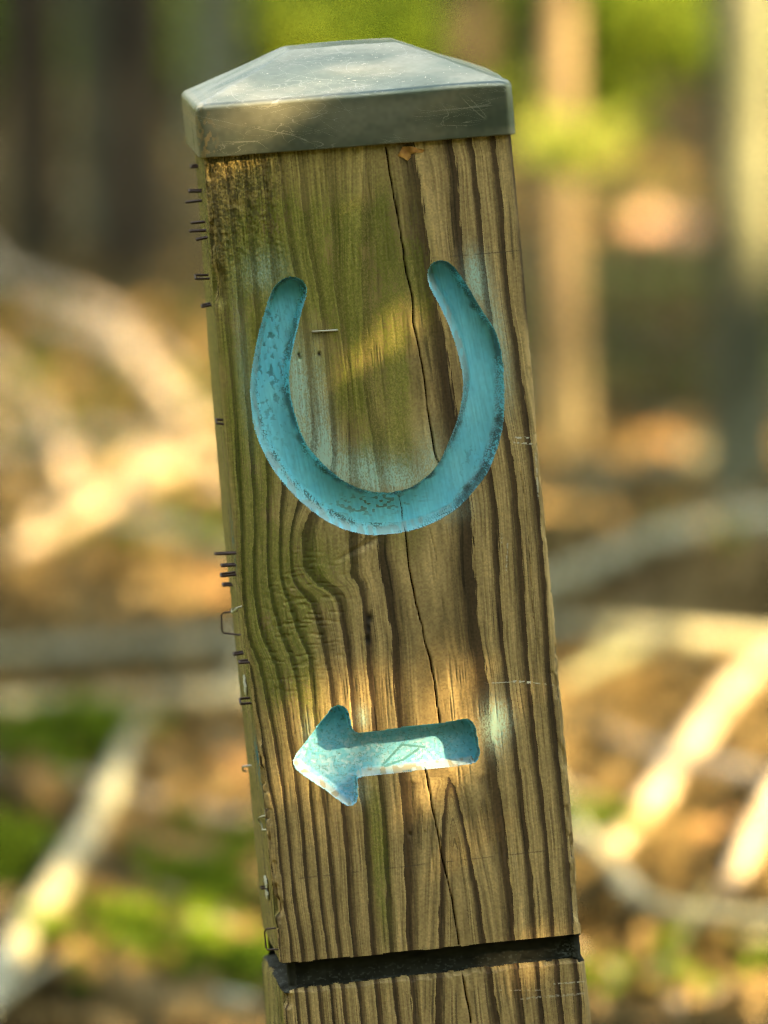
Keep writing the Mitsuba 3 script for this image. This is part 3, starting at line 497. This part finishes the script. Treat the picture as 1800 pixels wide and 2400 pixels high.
rawH = .07 * (nzf(1.6, 1.3, 22.) - .5) + .5 * pit
rawA = .22 * ss(.47, .56, flake) * ss(-4, -16, px - (Z0 + 280) * .3) + .10 * (nzf(1.7, 1.7, 24.) - .5)
depth = np.where(inH, dH + rawH + .5 * crack, np.where(inA, dA + rawA + .5 * crack, depth))
# the saw kerf right round
wob = .5 * (njit(lambda a: noise(a * .12, 3., 1.), (px + py).ravel()).reshape(nz, nu) - .5)
top = -377.0 + wob; bot = -388.2 - .9 * (px / 72) * -1 + .9 * (njit(lambda a: noise(a * .22, 8., 2.), (px + py).ravel()).reshape(nz, nu) - .5)
chipk = .9 * (njit(lambda a: noise(a * .8, 8., 5.), (px + py).ravel()).reshape(nz, nu) > .72)
kerf_deep = np.where(front, 8.5, np.where(face == 1, 1.2, 7.0))
cw = np.clip(cy / RC, 0, 1); kerf_deep = np.where((face == 1) & (cy < RC), 8.5 * (1 - cw) + 1.2 * cw, kerf_deep)
kerf = ss(top + .35, top - .25, Z0) * ss(bot - 1.9 - chipk, bot + .3, Z0)
inK = (Z0 < top + .4) & (Z0 > bot - np.where(front, .3, 1.8))
depth = np.where(kerf > .01, depth * (1 - kerf) + kerf * (kerf_deep + .5 * (nzf(.5, .6, 41.) - .5)), depth)
depth = np.where(Z0 > 1.5, .3, depth)
V = np.stack([px - nx * depth, py - ny * depth, Z0], -1)
uvb = np.stack([phase, np.clip(crack + slot * .5, 0, 1) * ~inK], -1)
uvb[inH] = np.stack([tH[inH], crack[inH]], -1); uvb[inA] = np.stack([tA[inA], crack[inA]], -1)
ii = np.arange(nz * nu).reshape(nz, nu)
jn = np.r_[np.arange(1, nu), 0]
Q = np.stack([ii[:-1], ii[:-1][:, jn], ii[1:][:, jn], ii[1:]], -1).reshape(-1, 4)
cls = np.where(inH, 1, np.where(inA, 2, np.where(inK, 3, 0))).ravel()
qc = np.where((cls[Q] == 1).sum(1) >= 1, 1, np.where((cls[Q] == 2).sum(1) >= 1, 2, np.where((cls[Q] == 3).sum(1) >= 2, 3, 0)))
Vw = world(V.reshape(-1, 3)); UV = uvb.reshape(-1, 2)
# one field of normals over the whole skin, so that its parts meet without a seam
F3 = np.vstack([Q[:, [0, 3, 2]], Q[:, [0, 2, 1]]])
fn_ = np.cross(Vw[F3[:, 1]] - Vw[F3[:, 0]], Vw[F3[:, 2]] - Vw[F3[:, 0]])
if (fn_[: len(Q)] * (Vw[Q[:, 0]] - world([0, 70, -600]))).sum() < 0 : F3 = F3[:, ::-1]
def skin(c):
    f = F3[np.r_[qc == c, qc == c]]; u, inv = np.unique(f, return_inverse=True)
    return (Vw[u], inv.reshape(-1, 3)), UV[u]
post = thing('trail_marker_post', 'square weathered wooden trail post with a carved blue horseshoe and blue arrow', 'trail marker post')
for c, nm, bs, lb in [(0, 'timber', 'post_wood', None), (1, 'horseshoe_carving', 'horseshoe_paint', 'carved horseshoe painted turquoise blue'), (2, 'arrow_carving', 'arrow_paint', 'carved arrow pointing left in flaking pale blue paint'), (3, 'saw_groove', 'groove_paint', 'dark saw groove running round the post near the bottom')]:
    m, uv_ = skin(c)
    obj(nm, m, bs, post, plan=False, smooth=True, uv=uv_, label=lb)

# ---- wood and paint
def seg(x, z, a, b):
    dx, dz = b[0] - a[0], b[1] - a[1]; l2 = dx * dx + dz * dz
    t = dr.clip(((x - a[0]) * dx + (z - a[1]) * dz) / l2, 0, 1)
    return dr.sqrt(dr.square(x - a[0] - t * dx) + dr.square(z - a[1] - t * dz))
def worn_side(n):                                                   # 1 on walls of a carving that face up and right
    a = [sum(float(R_POST[i, j]) * c for i, c in enumerate((n.x, n.y, n.z))) for j in range(3)]
    s = dr.sign(a[1]) * -1.0
    return smoothstep(.12, .45, (a[0] * .70 + a[2] * .71) * s)
def blob(x, z, cx_, cz_, rx, rz): return dr.exp(-(dr.square((x - cx_) / rx) + dr.square((z - cz_) / rz)))
ALGAE = [(-20, -48, 24, 24, 1.0), (-43, -42, 14, 30, .55), (9, -85, 5, 45, 1.0), (24, -60, 5, 25, .7), (-64, -160, 8, 70, .75), (-56, -215, 13, 40, .85), (-35, -195, 14, 22, .45), (-20, -330, 4, 34, .75),
         (-12, -110, 16, 30, .5), (0, -145, 18, 14, .5), (-55, -90, 14, 45, .8), (-47, -262, 7, 30, .35), (10, -40, 12, 20, .35), (5, -180, 10, 12, .3), (-6, -75, 20, 22, .4)]
SPRAY = [(-38.5, -112, 5, 24, .95), (-29, -122, 5, 26, .55), (-30, -142, 8, 12, .8), (-15, -150, 14, 9, .75), (2, -156, 14, 8, .8), (21, -150, 7, 14, .45), (49, -66, 5.5, 11, .95), (55, -90, 4.5, 14, .6), (58, -112, 4, 16, .45),
         (-48, -54, 10, 9, .35), (37.5, -276, 5, 11, 1.1), (43.5, -272, 5, 9, .6), (-22, -265, 3, 5, .5), (-48, -270, 3, 8, .35), (-26, -299, 4, 6, .4), (30, -172, 8, 6, .35), (-62, -100, 3, 30, .3)]
def wood_fn(p, n, uv):
    x, y, z = local(p)
    ph = uv.x; d = late(ph + rag(x, z))
    f1 = noise(ph * 11, z * .03, 1.0); f2 = .5 * noise(ph * 15, z * .035, 2.0) + .5 * noise(ph * 27, z * .06, 6.0); f3 = noise(x * 1.3 + y, z * 1.3, 3.0); b1 = fbm(x * .07, z * .035 + y * .05, 4.0); cr = cell_rand(dr.floor(ph), 3)
    col = mix((.285, .204, .080), (.49, .355, .145), dr.clip(b1 * .9 + .5 * (f1 - .5), 0, 1))
    gz_ = smoothstep(-25, -50, x) * smoothstep(-100, -30, z)                         # grey and orange torn grain, upper left
    tn = noise(x * .55, z * .28, 1.0 + y * .35)
    col = mix(col, mix((.11, .078, .036), (.37, .24, .10), smoothstep(.3, .7, tn * .6 + f3 * .4)), gz_ * .8)
    amp = 1.0 * (1 - .55 * smoothstep(-150, -100, z) * smoothstep(30, 0, x)) * (.8 + .2 * cr)
    amp = amp * (1 - .75 * smoothstep(-190, -160, z) * blob(x, 0, 0, 0, 22, 1))
    col = mix(col, mix((.024, .014, .007), (.056, .031, .013), f1), d * dr.minimum(amp * 1.35, 1) * (.80 + .20 * f2))
    hair = smoothstep(.70, .86, noise(ph * 17, z * .022, 12.0)) * smoothstep(.35, .6, noise(ph * 3, z * .05, 13.0))
    col = col * (.52 + .96 * f2) * (.80 + .40 * f3) * (1 - .5 * hair)
    al_s = noise(x * 2.8, z * 2.0, 57.0)
    up = smoothstep(-190, -90, z) * smoothstep(30, -15, x)
    col = mix(col, col * mi.Color3f(.84, .95, .56), up * .6)
    al = sum(a * blob(x, z, cx_, cz_, rx, rz) for cx_, cz_, rx, rz, a in ALGAE)
    side = smoothstep(4, 14, y) * (x < 0)
    al = dr.clip(al * smoothstep(.20, .58, fbm(x * .11, z * .06, 9.0) * .65 + .2 * f3 + .15 * f2) * 2.0, 0, 1)
    al = dr.maximum(al, side * (.45 + .6 * noise(y * .16, z * .02, 6.0)))
    hi = mix((.095, .115, .012), (.20, .23, .022), .5 * f2 + .5 * f3) * (1 - .1 * side) * (1 - .7 * side * smoothstep(.5, .8, noise(y * .22, z * .008, 31.0)))
    col = mix(col, hi * (1 - .45 * d), dr.clip(al * (.45 + 1.0 * al_s), 0, 1) * .75)
    sp = sum(a * blob(x, z, cx_, cz_, rx, rz) for cx_, cz_, rx, rz, a in SPRAY) * (y < 3) * (.25 + 1.1 * noise(x * 2.4, z * 1.5, 55.0) * (.5 + f2)) * (1 - .55 * d)
    col = mix(col, (.38, .60, .50), dr.clip(sp * 1.1, 0, .88))
    bl = side * (blob(z, y, -283, 25, 10, 18) + .5 * blob(z, y, -180, 30, 14, 14) + .4 * blob(z, y, -306, 12, 8, 5)) * smoothstep(.3, .6, noise(z * .35, y * .3, 5.0))   # blue drips on the left face
    col = mix(col, (.04, .19, .26), dr.clip(bl, 0, .9))
    pen = dr.maximum(smoothstep(.45, .1, seg(x, z, (30, -54.8), (71.3, -55.2))) * .55, smoothstep(.45, .1, seg(x, z, (-58, -337.4), (66, -335.7))) * .5)
    pen = pen * smoothstep(.3, .5, noise(x * .25, z, 8.0))
    col = mix(col, (.06, .05, .035), pen)
    wh = sum(smoothstep(w, w * .3, seg(x, z, a, b)) * s for a, b, w, s in [((36, -254.8), (50, -255.4), .35, .7), ((50, -255.2), (58, -256.5), .8, 1), ((58, -256.5), (68.3, -258.8), .4, .8), ((61, -141.8), (67, -142.4), .7, .9), ((60, -144), (68, -145.3), .6, .8),
         ((69.5, -150), (69.0, -172), .6, .55), ((52.8, -190), (51, -203), .5, .5), ((50.5, -186), (50, -190), .5, .5), ((56, -398.5), (70, -399), .5, .6), ((30, -399), (50, -401), .4, .3), ((40, -404), (70, -404.5), .8, .35)])
    col = mix(col, (.62, .60, .48), dr.clip(wh * smoothstep(.35, .6, noise(x * 1.1, z * 1.4, 2.0)), 0, .9))
    kn = blob(x, z, -14, -181, 8, 5)
    col = mix(col, (.13, .105, .035), kn * smoothstep(.35, .7, noise(x * .8, z * .9, 4.0)) * .8)
    hole = sum(blob(x, z, a, b, r, r * 1.6) for a, b, r in [(-14.5, -219.4, 1.7), (-16.4, -229, 1.5), (-15.4, -224, 1.2), (-26.7, -94.3, .7), (-36, -94, .6)])
    col = mix(col, (.02, .017, .012), dr.clip(hole, 0, .92))
    rust = blob(x, z, -26, -85, 4.5, 3.0) * .55
    col = mix(col, (.05, .045, .03), rust)
    col = mix(col, (.36, .19, .045), smoothstep(.25, .5, uv.y) * (1 - smoothstep(.5, .8, uv.y)) * smoothstep(-190, -210, z) * smoothstep(-262, -240, z) * .8)
    return mix(col, (.016, .011, .007), smoothstep(.35, .8, uv.y))
def paint_fn(p, n, uv):
    x, y, z = local(p); t = uv.x
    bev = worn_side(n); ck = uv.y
    f = noise(x * 1.1, z * .5, 1.0); g = fbm(x * .12, z * .08, 2.0); s = noise(x * 2.6, z * 2.2, 3.0)
    col = mix((.19, .71, .88), (.31, .85, .94), g) * (.86 + .28 * (.4 * f + .6 * noise(x * 1.5 + .15 * z, z * .07, 41.0)))
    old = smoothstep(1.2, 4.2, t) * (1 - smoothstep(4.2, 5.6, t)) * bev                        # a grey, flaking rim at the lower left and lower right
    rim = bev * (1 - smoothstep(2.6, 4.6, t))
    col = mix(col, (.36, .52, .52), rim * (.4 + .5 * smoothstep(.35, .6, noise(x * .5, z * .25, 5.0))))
    col = mix(col, (.05, .06, .045), old * smoothstep(.5, .66, s * .6 + .4 * noise(x * .4, z * .2, 8.0)) * smoothstep(10, -10, x) * .85)
    pl = smoothstep(22, 36, x) * smoothstep(4.8, 2.0, t) * smoothstep(-95, -125, z) * (x > 30)
    col = mix(col, (.19, .24, .27), pl * (.15 + .5 * smoothstep(.42, .58, s)))
    col = mix(col, (.16, .33, .50), blob(x, z, 30, -86, 4, 14) * .6)
    wx, wz = x + 1.6 * noise(x * .7, z * .7, 50.), z + 2.2 * noise(x * .6, z * .6, 60.)
    pit = smoothstep(.60, .74, noise(wx * .8 + wz * .2, wz * .42 - wx * .15, 21.0) * .75 + .25 * s) * (blob(x, z, -50, -92, 9, 34) + .3 * blob(x, z, 40, -150, 8, 16) + .06)
    col = mix(col, (.03, .10, .11), dr.clip(pit, 0, 1) * .6)
    low = blob(x, z, -8, -167, 18, 5) * smoothstep(.60, .72, noise(x * .55, z * 1.1, 6.0))
    col = mix(col, (.20, .21, .10), low * .9)
    edge = (1 - smoothstep(.8, 3.4, t + 2.6 * (noise(x * .3, z * .3, 4.0) - .5))) * (1 - bev) * smoothstep(.26, .52, noise(x * .12, z * .12, 14.0) * .6 + .4 * s)  # blotchy grime, with the shade under the upper inner edges painted in
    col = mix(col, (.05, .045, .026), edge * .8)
    return mix(col, (.03, .04, .03), smoothstep(.3, .7, ck) * .85)
def arrow_fn(p, n, uv):
    x, y, z = local(p); t = uv.x
    bev = worn_side(n); ck = uv.y
    f = noise(x * 1.1, z * 1.0, 1.0); fl = fbm(x * .5, z * .75, 31.0); s = noise(x * 2.4, z * 2.4, 3.0)
    col = mix((.09, .45, .66), (.15, .55, .75), f)
    g2 = fbm(x * .2, z * .3, 17.0)
    worn = smoothstep(34, 8, x) * smoothstep(-262, -280, z - x * .03)
    pale = mix((.22, .56, .74), (.50, .68, .80), smoothstep(.3, .75, .5 * g2 + .3 * f + .2 * s))
    col = mix(col, pale, worn * (.40 + .35 * smoothstep(.42, .58, fl)))
    crk = smoothstep(.035, .008, dr.abs(fl - .515)) * worn
    col = mix(col, (.10, .22, .24), crk * .7)
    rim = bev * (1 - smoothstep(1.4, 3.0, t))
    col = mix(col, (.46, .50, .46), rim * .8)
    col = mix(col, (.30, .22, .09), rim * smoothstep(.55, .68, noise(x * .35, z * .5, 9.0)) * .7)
    dm = sum(smoothstep(.75, .3, seg(x, z, a, b)) for a, b in [((-14.1, -289.5), (-4.3, -280.8)), ((-4.3, -280.8), (6.1, -283.0)), ((-13.1, -290.0), (-4.6, -288.0)), ((-4.6, -288.0), (3.3, -283.6))])
    col = mix(col, (.07, .25, .29), dr.clip(dm, 0, 1) * .8)
    col = mix(col, (.035, .12, .12), smoothstep(.72, .82, noise(x * .8 + .3 * z, z * .7 - .2 * x, 12.0)) * .45 * (1 - worn * .9))
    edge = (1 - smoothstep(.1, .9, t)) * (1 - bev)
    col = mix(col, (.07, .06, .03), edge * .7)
    return mix(col, (.04, .045, .03), smoothstep(.3, .7, ck) * .8)
def groove_fn(p, n, uv):
    x, y, z = local(p)
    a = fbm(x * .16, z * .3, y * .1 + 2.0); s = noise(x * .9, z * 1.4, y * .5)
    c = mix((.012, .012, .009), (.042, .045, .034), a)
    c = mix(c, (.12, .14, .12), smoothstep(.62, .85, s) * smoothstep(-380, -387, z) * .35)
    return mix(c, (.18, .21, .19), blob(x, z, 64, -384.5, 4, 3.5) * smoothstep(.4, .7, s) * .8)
scene['post_wood'] = princ(mikit.proc(wood_fn), .78, .25)
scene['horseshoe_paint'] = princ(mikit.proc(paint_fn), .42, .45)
scene['arrow_paint'] = princ(mikit.proc(arrow_fn), .5, .4)
scene['groove_paint'] = princ(mikit.proc(groove_fn), .9, .12)

# ---- the cap: a square lathe with a hipped top and a thin rim
def square_lathe(profile, rc, m=25):
    """profile: (half width, height, corner radius share) from the inner rim outwards and up"""
    rows = []
    for w, h, c in profile:
        r = max(min(rc * c, w * .98), .01)
        ring = []
        for kx, ky, a0 in ((1, -1, -90), (1, 1, 0), (-1, 1, 90), (-1, -1, 180)):
            a = np.radians(a0 + np.linspace(0, 90, 9))
            ring += list(np.stack([kx * (w - r) + r * np.cos(a), ky * (w - r) + r * np.sin(a), np.full(9, h)], 1))
        ring = np.array(ring); out = []
        for i in range(len(ring)):
            a, b = ring[i], ring[(i + 1) % len(ring)]
            nseg = m if i % 9 == 8 else 1
            out += [a + (b - a) * j / nseg for j in range(nseg)]
        rows.append(out)
    Vv = np.array(rows); r, c = Vv.shape[:2]; I = np.arange(r * c).reshape(r, c); J = np.r_[np.arange(1, c), 0]
    return Vv.reshape(-1, 3), np.stack([I[:-1], I[:-1][:, J], I[1:][:, J], I[1:]], -1).reshape(-1, 4)
def fillet(P, r, n=6):
    P = [np.array(p, float) for p in P]; o = [P[0]]
    for i in range(1, len(P) - 1):
        a, b, c = P[i - 1], P[i], P[i + 1]; u = (a - b) / np.linalg.norm(a - b); v = (c - b) / np.linalg.norm(c - b)
        k = min(r[i], np.linalg.norm(a - b) * .45, np.linalg.norm(c - b) * .45)
        for s in np.linspace(0, 1, n): o.append((b + u * k) * (1 - s) ** 2 + 2 * s * (1 - s) * b + (b + v * k) * s ** 2)
    return o + [P[-1]]
prof = fillet([(72.0, 20), (72.0, 0), (73.7, 0), (73.9, 24.6), (25.5, 45.0), (.4, 45.9)], [0, .7, .7, 2.6, 1.6, 0])
dense = []
for a, b in zip(prof[:-1], prof[1:]):
    nn_ = max(1, int(np.linalg.norm(b - a) / 2.2)); dense += [a + (b - a) * j / nn_ for j in range(nn_)]
dense.append(prof[-1])
CVl, CQ = square_lathe([(w, h, np.clip(w / 73, .02, 1) if h > 24 else 1) for w, h in dense], 4.5, 70)
dent = njit(lambda a, b, c: fbm(a * .022, b * .03, c * .03), CVl[:, 0], CVl[:, 1], CVl[:, 2]) - .5
CVl = CVl * (1 + dent[:, None] * np.array([.010, .010, 0])) + np.array([0, 0, 1]) * (dent * 1.6 * (CVl[:, 2] > 20))[:, None]
CVl[:, 2] += np.where((CVl[:, 2] < 2), .35 * (njit(lambda a, b: noise(a * .25, b * .25, 1.), CVl[:, 0], CVl[:, 1]) - .5), 0)
CVl = CVl + [-.3, 70.0, .15]; CVl[:, 2] += -CVl[:, 0] * .0171
def cap_fn(p, n, uv):
    x, y, z = local(p)
    a = fbm(x * .035, z * .11, y * .05); s = noise(x * .5, z * .5, y * .5)
    c = mix((.135, .165, .12), (.29, .29, .21), smoothstep(.3, .7, a * .75 + .25 * noise(x * .012 + 3, z * .05, 1.0)))
    def hair(u, v, o): return smoothstep(.010, .001, dr.abs(noise(u, v, y * .05 + o) - .5))
    sc = hair(x * .03 + z * .05, z * .30 - x * .05, 5.) + hair(x * .02 - z * .05, z * .26 + x * .10, 9.) + hair(x * .12 + z * .1, z * .06, 15.) + hair(x * .05, z * .45, 22.)
    c = mix(c, (.80, .78, .66), dr.clip(sc, 0, 1) * (.34 - .22 * smoothstep(24, 27, z + x * .0171)) * smoothstep(.40, .65, noise(x * .06, z * .10, 3.0)))
    sp = smoothstep(.86, .93, noise(x * .9, z * .9, y * .9))
    c = mix(c, (.55, .50, .36), sp * .6)
    wr = blob(x, z, -70, 10, 4, 14) * smoothstep(.45, .65, noise(x * .9, z * .5, 7.0))
    return mix(c, (.55, .40, .20), wr * .8) * (.9 + .2 * s)
def cap_rough(p, n, uv):
    x, y, z = local(p)
    return mi.Float(.30 + .18 * fbm(x * .06, z * .12, y * .06))
scene['cap_metal'] = {'type': 'twosided', 'bsdf': {'type': 'principled', 'base_color': mikit.proc(cap_fn), 'roughness': mikit.proc(cap_rough), 'metallic': .80, 'specular': .5}}
obj('cap', (world(CVl), CQ), 'cap_metal', post, plan=False, smooth=38, label='grey green hipped post cap with fine scratches')

# ---- staples left in the wood
scene['rusty_wire'] = princ(rgb(.055, .032, .022), .6, .4)
scene['bright_wire'] = {'type': 'twosided', 'bsdf': {'type': 'principled', 'base_color': rgb(.50, .50, .38), 'roughness': .4, 'metallic': .7}}
def wire(P, w=.30):
    P = np.array(P, float); rows = []
    for i, q in enumerate(P):
        d = P[min(i + 1, len(P) - 1)] - P[max(i - 1, 0)]; d /= np.linalg.norm(d)
        a = np.cross(d, [.31, .52, .8]); a /= np.linalg.norm(a); b = np.cross(d, a)
        rows.append([q + w * (math.cos(t) * a + math.sin(t) * b) for t in np.arange(6) * math.pi / 3])
    Vv = np.array(rows).reshape(-1, 3); n_ = len(P); f = []
    for i in range(n_ - 1):
        for j in range(6): f += [(i * 6 + j, i * 6 + (j + 1) % 6, i * 6 + 6 + (j + 1) % 6), (i * 6 + j, i * 6 + 6 + (j + 1) % 6, i * 6 + 6 + j)]
    return world(Vv), np.array(f)
STAPLES = [(74.8, -18.1, 5.8, 0), (85.1, -23.1, 7.4, 1), (68, -32.4, 6, 0), (47.9, -35.1, 7.6, 1), (43.9, -38, 4.8, 0), (59.8, -57.9, 6.2, 2), (60, -70.2, 4.2, 0), (14.3, -123.1, 3.2, 2), (11.3, -184, 9.6, 1), (36, -191.7, 6.4, 1), (40, -196.1, 7, 0), (102, -207.4, 4.4, 0),
           (55.7, -235.3, 4.4, 0), (6, -234.3, 4.2, 1), (27.5, -255.1, 5, 2), (112, -8, 3, 0)]
def xl(y, z): return float(LEFT(z) - BACK(z) * np.clip(y / 140, 0, 1))
gs = np.random.default_rng(5)
for y, z, out, tilt in STAPLES:
    h = (.0, -.4, 1.3)[tilt]; cl = 9.5 if tilt < 2 else 8
    a, b = (y - cl / 2, z - h / 2 + gs.normal() * .3), (y + cl / 2, z + h / 2)
    a = (max(a[0], 2), a[1]); b = (min(b[0], 136), b[1])
    dz = gs.normal() * .5
    P = [(xl(a[0], a[1]) + 2, a[0], a[1]), (xl(a[0], a[1]) - out + .4, a[0], a[1] - dz), (xl(a[0], a[1]) - out, a[0] + .4, a[1] - dz), (xl(b[0], b[1]) - out, b[0] - .4, b[1] - dz), (xl(b[0], b[1]) - out + .4, b[0], b[1] - dz), (xl(b[0], b[1]) + 2, b[0], b[1])]
    obj('staple', wire(P, .58), 'rusty_wire', post, smooth=True, plan=False)
for P, bs, lb in [([(-70, 9, -208), (-74.5, 6, -209), (-77.5, 14, -212), (-77.2, 24, -211.5), (-70, 24, -210)], 'bright_wire', 'shiny bent staple sticking out of the left side'),
                  ([(-70, 68, -216.5), (-79.8, 68, -217), (-80.6, 68, -218), (-81, 66, -225.5), (-80.4, 65.5, -226.4), (-70, 60, -228)], 'rusty_wire', 'staple standing upright and pulled half out on the left side'),
                  ([(-68, 98, -294), (-75.5, 98, -294.2), (-76, 103, -295), (-75.8, 106, -297), (-74, 106, -297.5)], 'bright_wire', 'pale bent staple leg'),
                  ([(-69, 8, -307.2), (-73.4, 12, -308.6), (-74.2, 15, -309.6), (-72.6, 14, -313), (-72.8, 12, -314.6), (-69, 9, -314.4)], 'bright_wire', 'kinked pale staple'),
                  ([(-67, 8, -360.5), (-75.0, 14, -361.5), (-76, 16, -363), (-76, 14, -370), (-75.6, 12, -371), (-67, 5, -370.5)], 'rusty_wire', 'staple standing upright just above the groove'),
                  ([(-28.7, 1.5, -83.6), (-28.7, -.7, -83.6), (-28.2, -1.1, -83.65), (-17.8, -1.1, -83.9), (-17.3, -.7, -83.9), (-17.3, 1.5, -83.9)], 'bright_wire', 'pale staple lying flat inside the horseshoe')]:
    obj('staple', wire(P, .42 if bs == 'rusty_wire' else .52), bs, post, smooth=True, label=lb, plan=False)
# a staple holding two scraps of paper, and a leaf scrap under the cap
scene['paper'] = princ(rgb(.50, .52, .40), .9, .2)
scene['leaf_scrap'] = princ(mikit.proc(lambda p, n, uv: mix((.22, .10, .02), (.46, .24, .05), noise(p.x * 600, p.y * 600, p.z * 600))), .7, .3)
def scrap(outline, y0, lift, axis, th=.35):
    poly = sg.Polygon(outline).buffer(.25); m = trimesh.creation.extrude_polygon(poly, th); m = trimesh.Trimesh(*trimesh.remesh.subdivide_to_size(m.vertices, m.faces, .9))
    v = np.array(m.vertices); v[:, 2] += lift * np.sin(v[:, 0] * .9 + v[:, 1] * .6)
    if axis == 'front': q = np.stack([v[:, 0], y0 - v[:, 2], v[:, 1]], 1)
    else: q = np.stack([np.array([xl(a, b) for a, b in v[:, :2]]) - .5 - v[:, 2], v[:, 0], v[:, 1]], 1)
    return world(q), np.array(m.faces)
tag(obj('leaf_scrap', scrap([(18.2, -5.9), (19.6, -4.0), (20.9, -2.2), (24.9, -2.4), (27.5, -3.9), (30.3, -4.4), (29.6, -5.4), (26, -5.2), (24, -5.4), (23.6, -7.4), (22.2, -8.4), (20.6, -7.0)], -.5, .35, 'front'), 'leaf_scrap', plan=False), 'small orange brown scrap of dead leaf stuck to the post just under the cap', 'leaf')
for lb, (a, b) in [('upper scrap of torn white paper pinned to the left side of the post', (-341.5, -345.8)), ('lower scrap of torn white paper pinned to the left side of the post', (-346.8, -351.6)), ('pale green scrap of paper on the left side of the post, above the arrow', (-246.5, -255))]:
    y0 = 48 if a > -300 else 42
    tag(obj('paper_scrap', scrap([(y0, b), (y0 + 13, b + .6), (y0 + 15, (a + b) / 2), (y0 + 11, a), (y0 + 3, a - .4), (y0 - 2, (a + b) / 2)], 0, .25, 'side', .6), 'paper', plan=False), lb, 'paper scrap')
obj('staple', wire([(-66, 44, -346.2), (-74.4, 44, -346.3), (-74.6, 52, -346.3), (-66, 52, -346.3)], .46), 'rusty_wire', post, smooth=True, plan=False)

# ---------------------------------------------------------------- unseen sapling added at the right, its leaves placed to dapple the post
LIT = [(-16, -276, 48, 22), (-44, -308, 26, 26), (18, -252, 12, 8), (34, -40, 12, 8), (-58, 14, 15, 16), (27, -70, 9, 8), (0, 40, 60, 10)]
gd = np.random.default_rng(12)
n = 1700
tx, tz = gd.uniform(-130, 140, n), gd.uniform(-480, 100, n)
inside = np.array([HS.distance(sg.Point(a, b)) < 16 for a, b in zip(tx, tz)])
keep = inside | (gd.random(n) < .74)
thin = gd.random(n) < .16
for a, b, rx, rz in LIT: keep &= (np.hypot((tx - a) / (rx + 16), (tz - b) / (rz + 16)) > 1) | (thin & (np.hypot((tx + 18) / 66, (tz + 288) / 48) > 1))
tgt = world(np.stack([tx, 0 * tx, tz], 1))[keep]
pts = tgt + SUN * gd.uniform(1.6, 2.3, len(tgt))[:, None]
t = thing('added_sapling', 'unseen sapling added right of the picture, its leaves placed to dapple the post', 'sapling')
b0 = pts.mean(0)
obj('stem', tube([(1.75, 3.30, -.03), (1.70, 3.4, .5), (1.62, 3.5, 1.0), b0 + [0, .1, .55]], [.016, .014, .010, .004], 9, .05), 'bark_brown', t, smooth=True, plan=False)
obj('twigs', join([tube([(1.62, 3.5, .85 + .05 * k), (np.array([1.62, 3.5, 1.1]) + pts[k * 17 % len(pts)]) / 2, pts[k * 17 % len(pts)]], [.005, .003, .0015], 5, .03, n=8) for k in range(14)]), 'bark_brown', t, smooth=True, plan=False)
obj('foliage', leaves(pts, .045, .032, gd), 'green_leaf', t, plan=False)
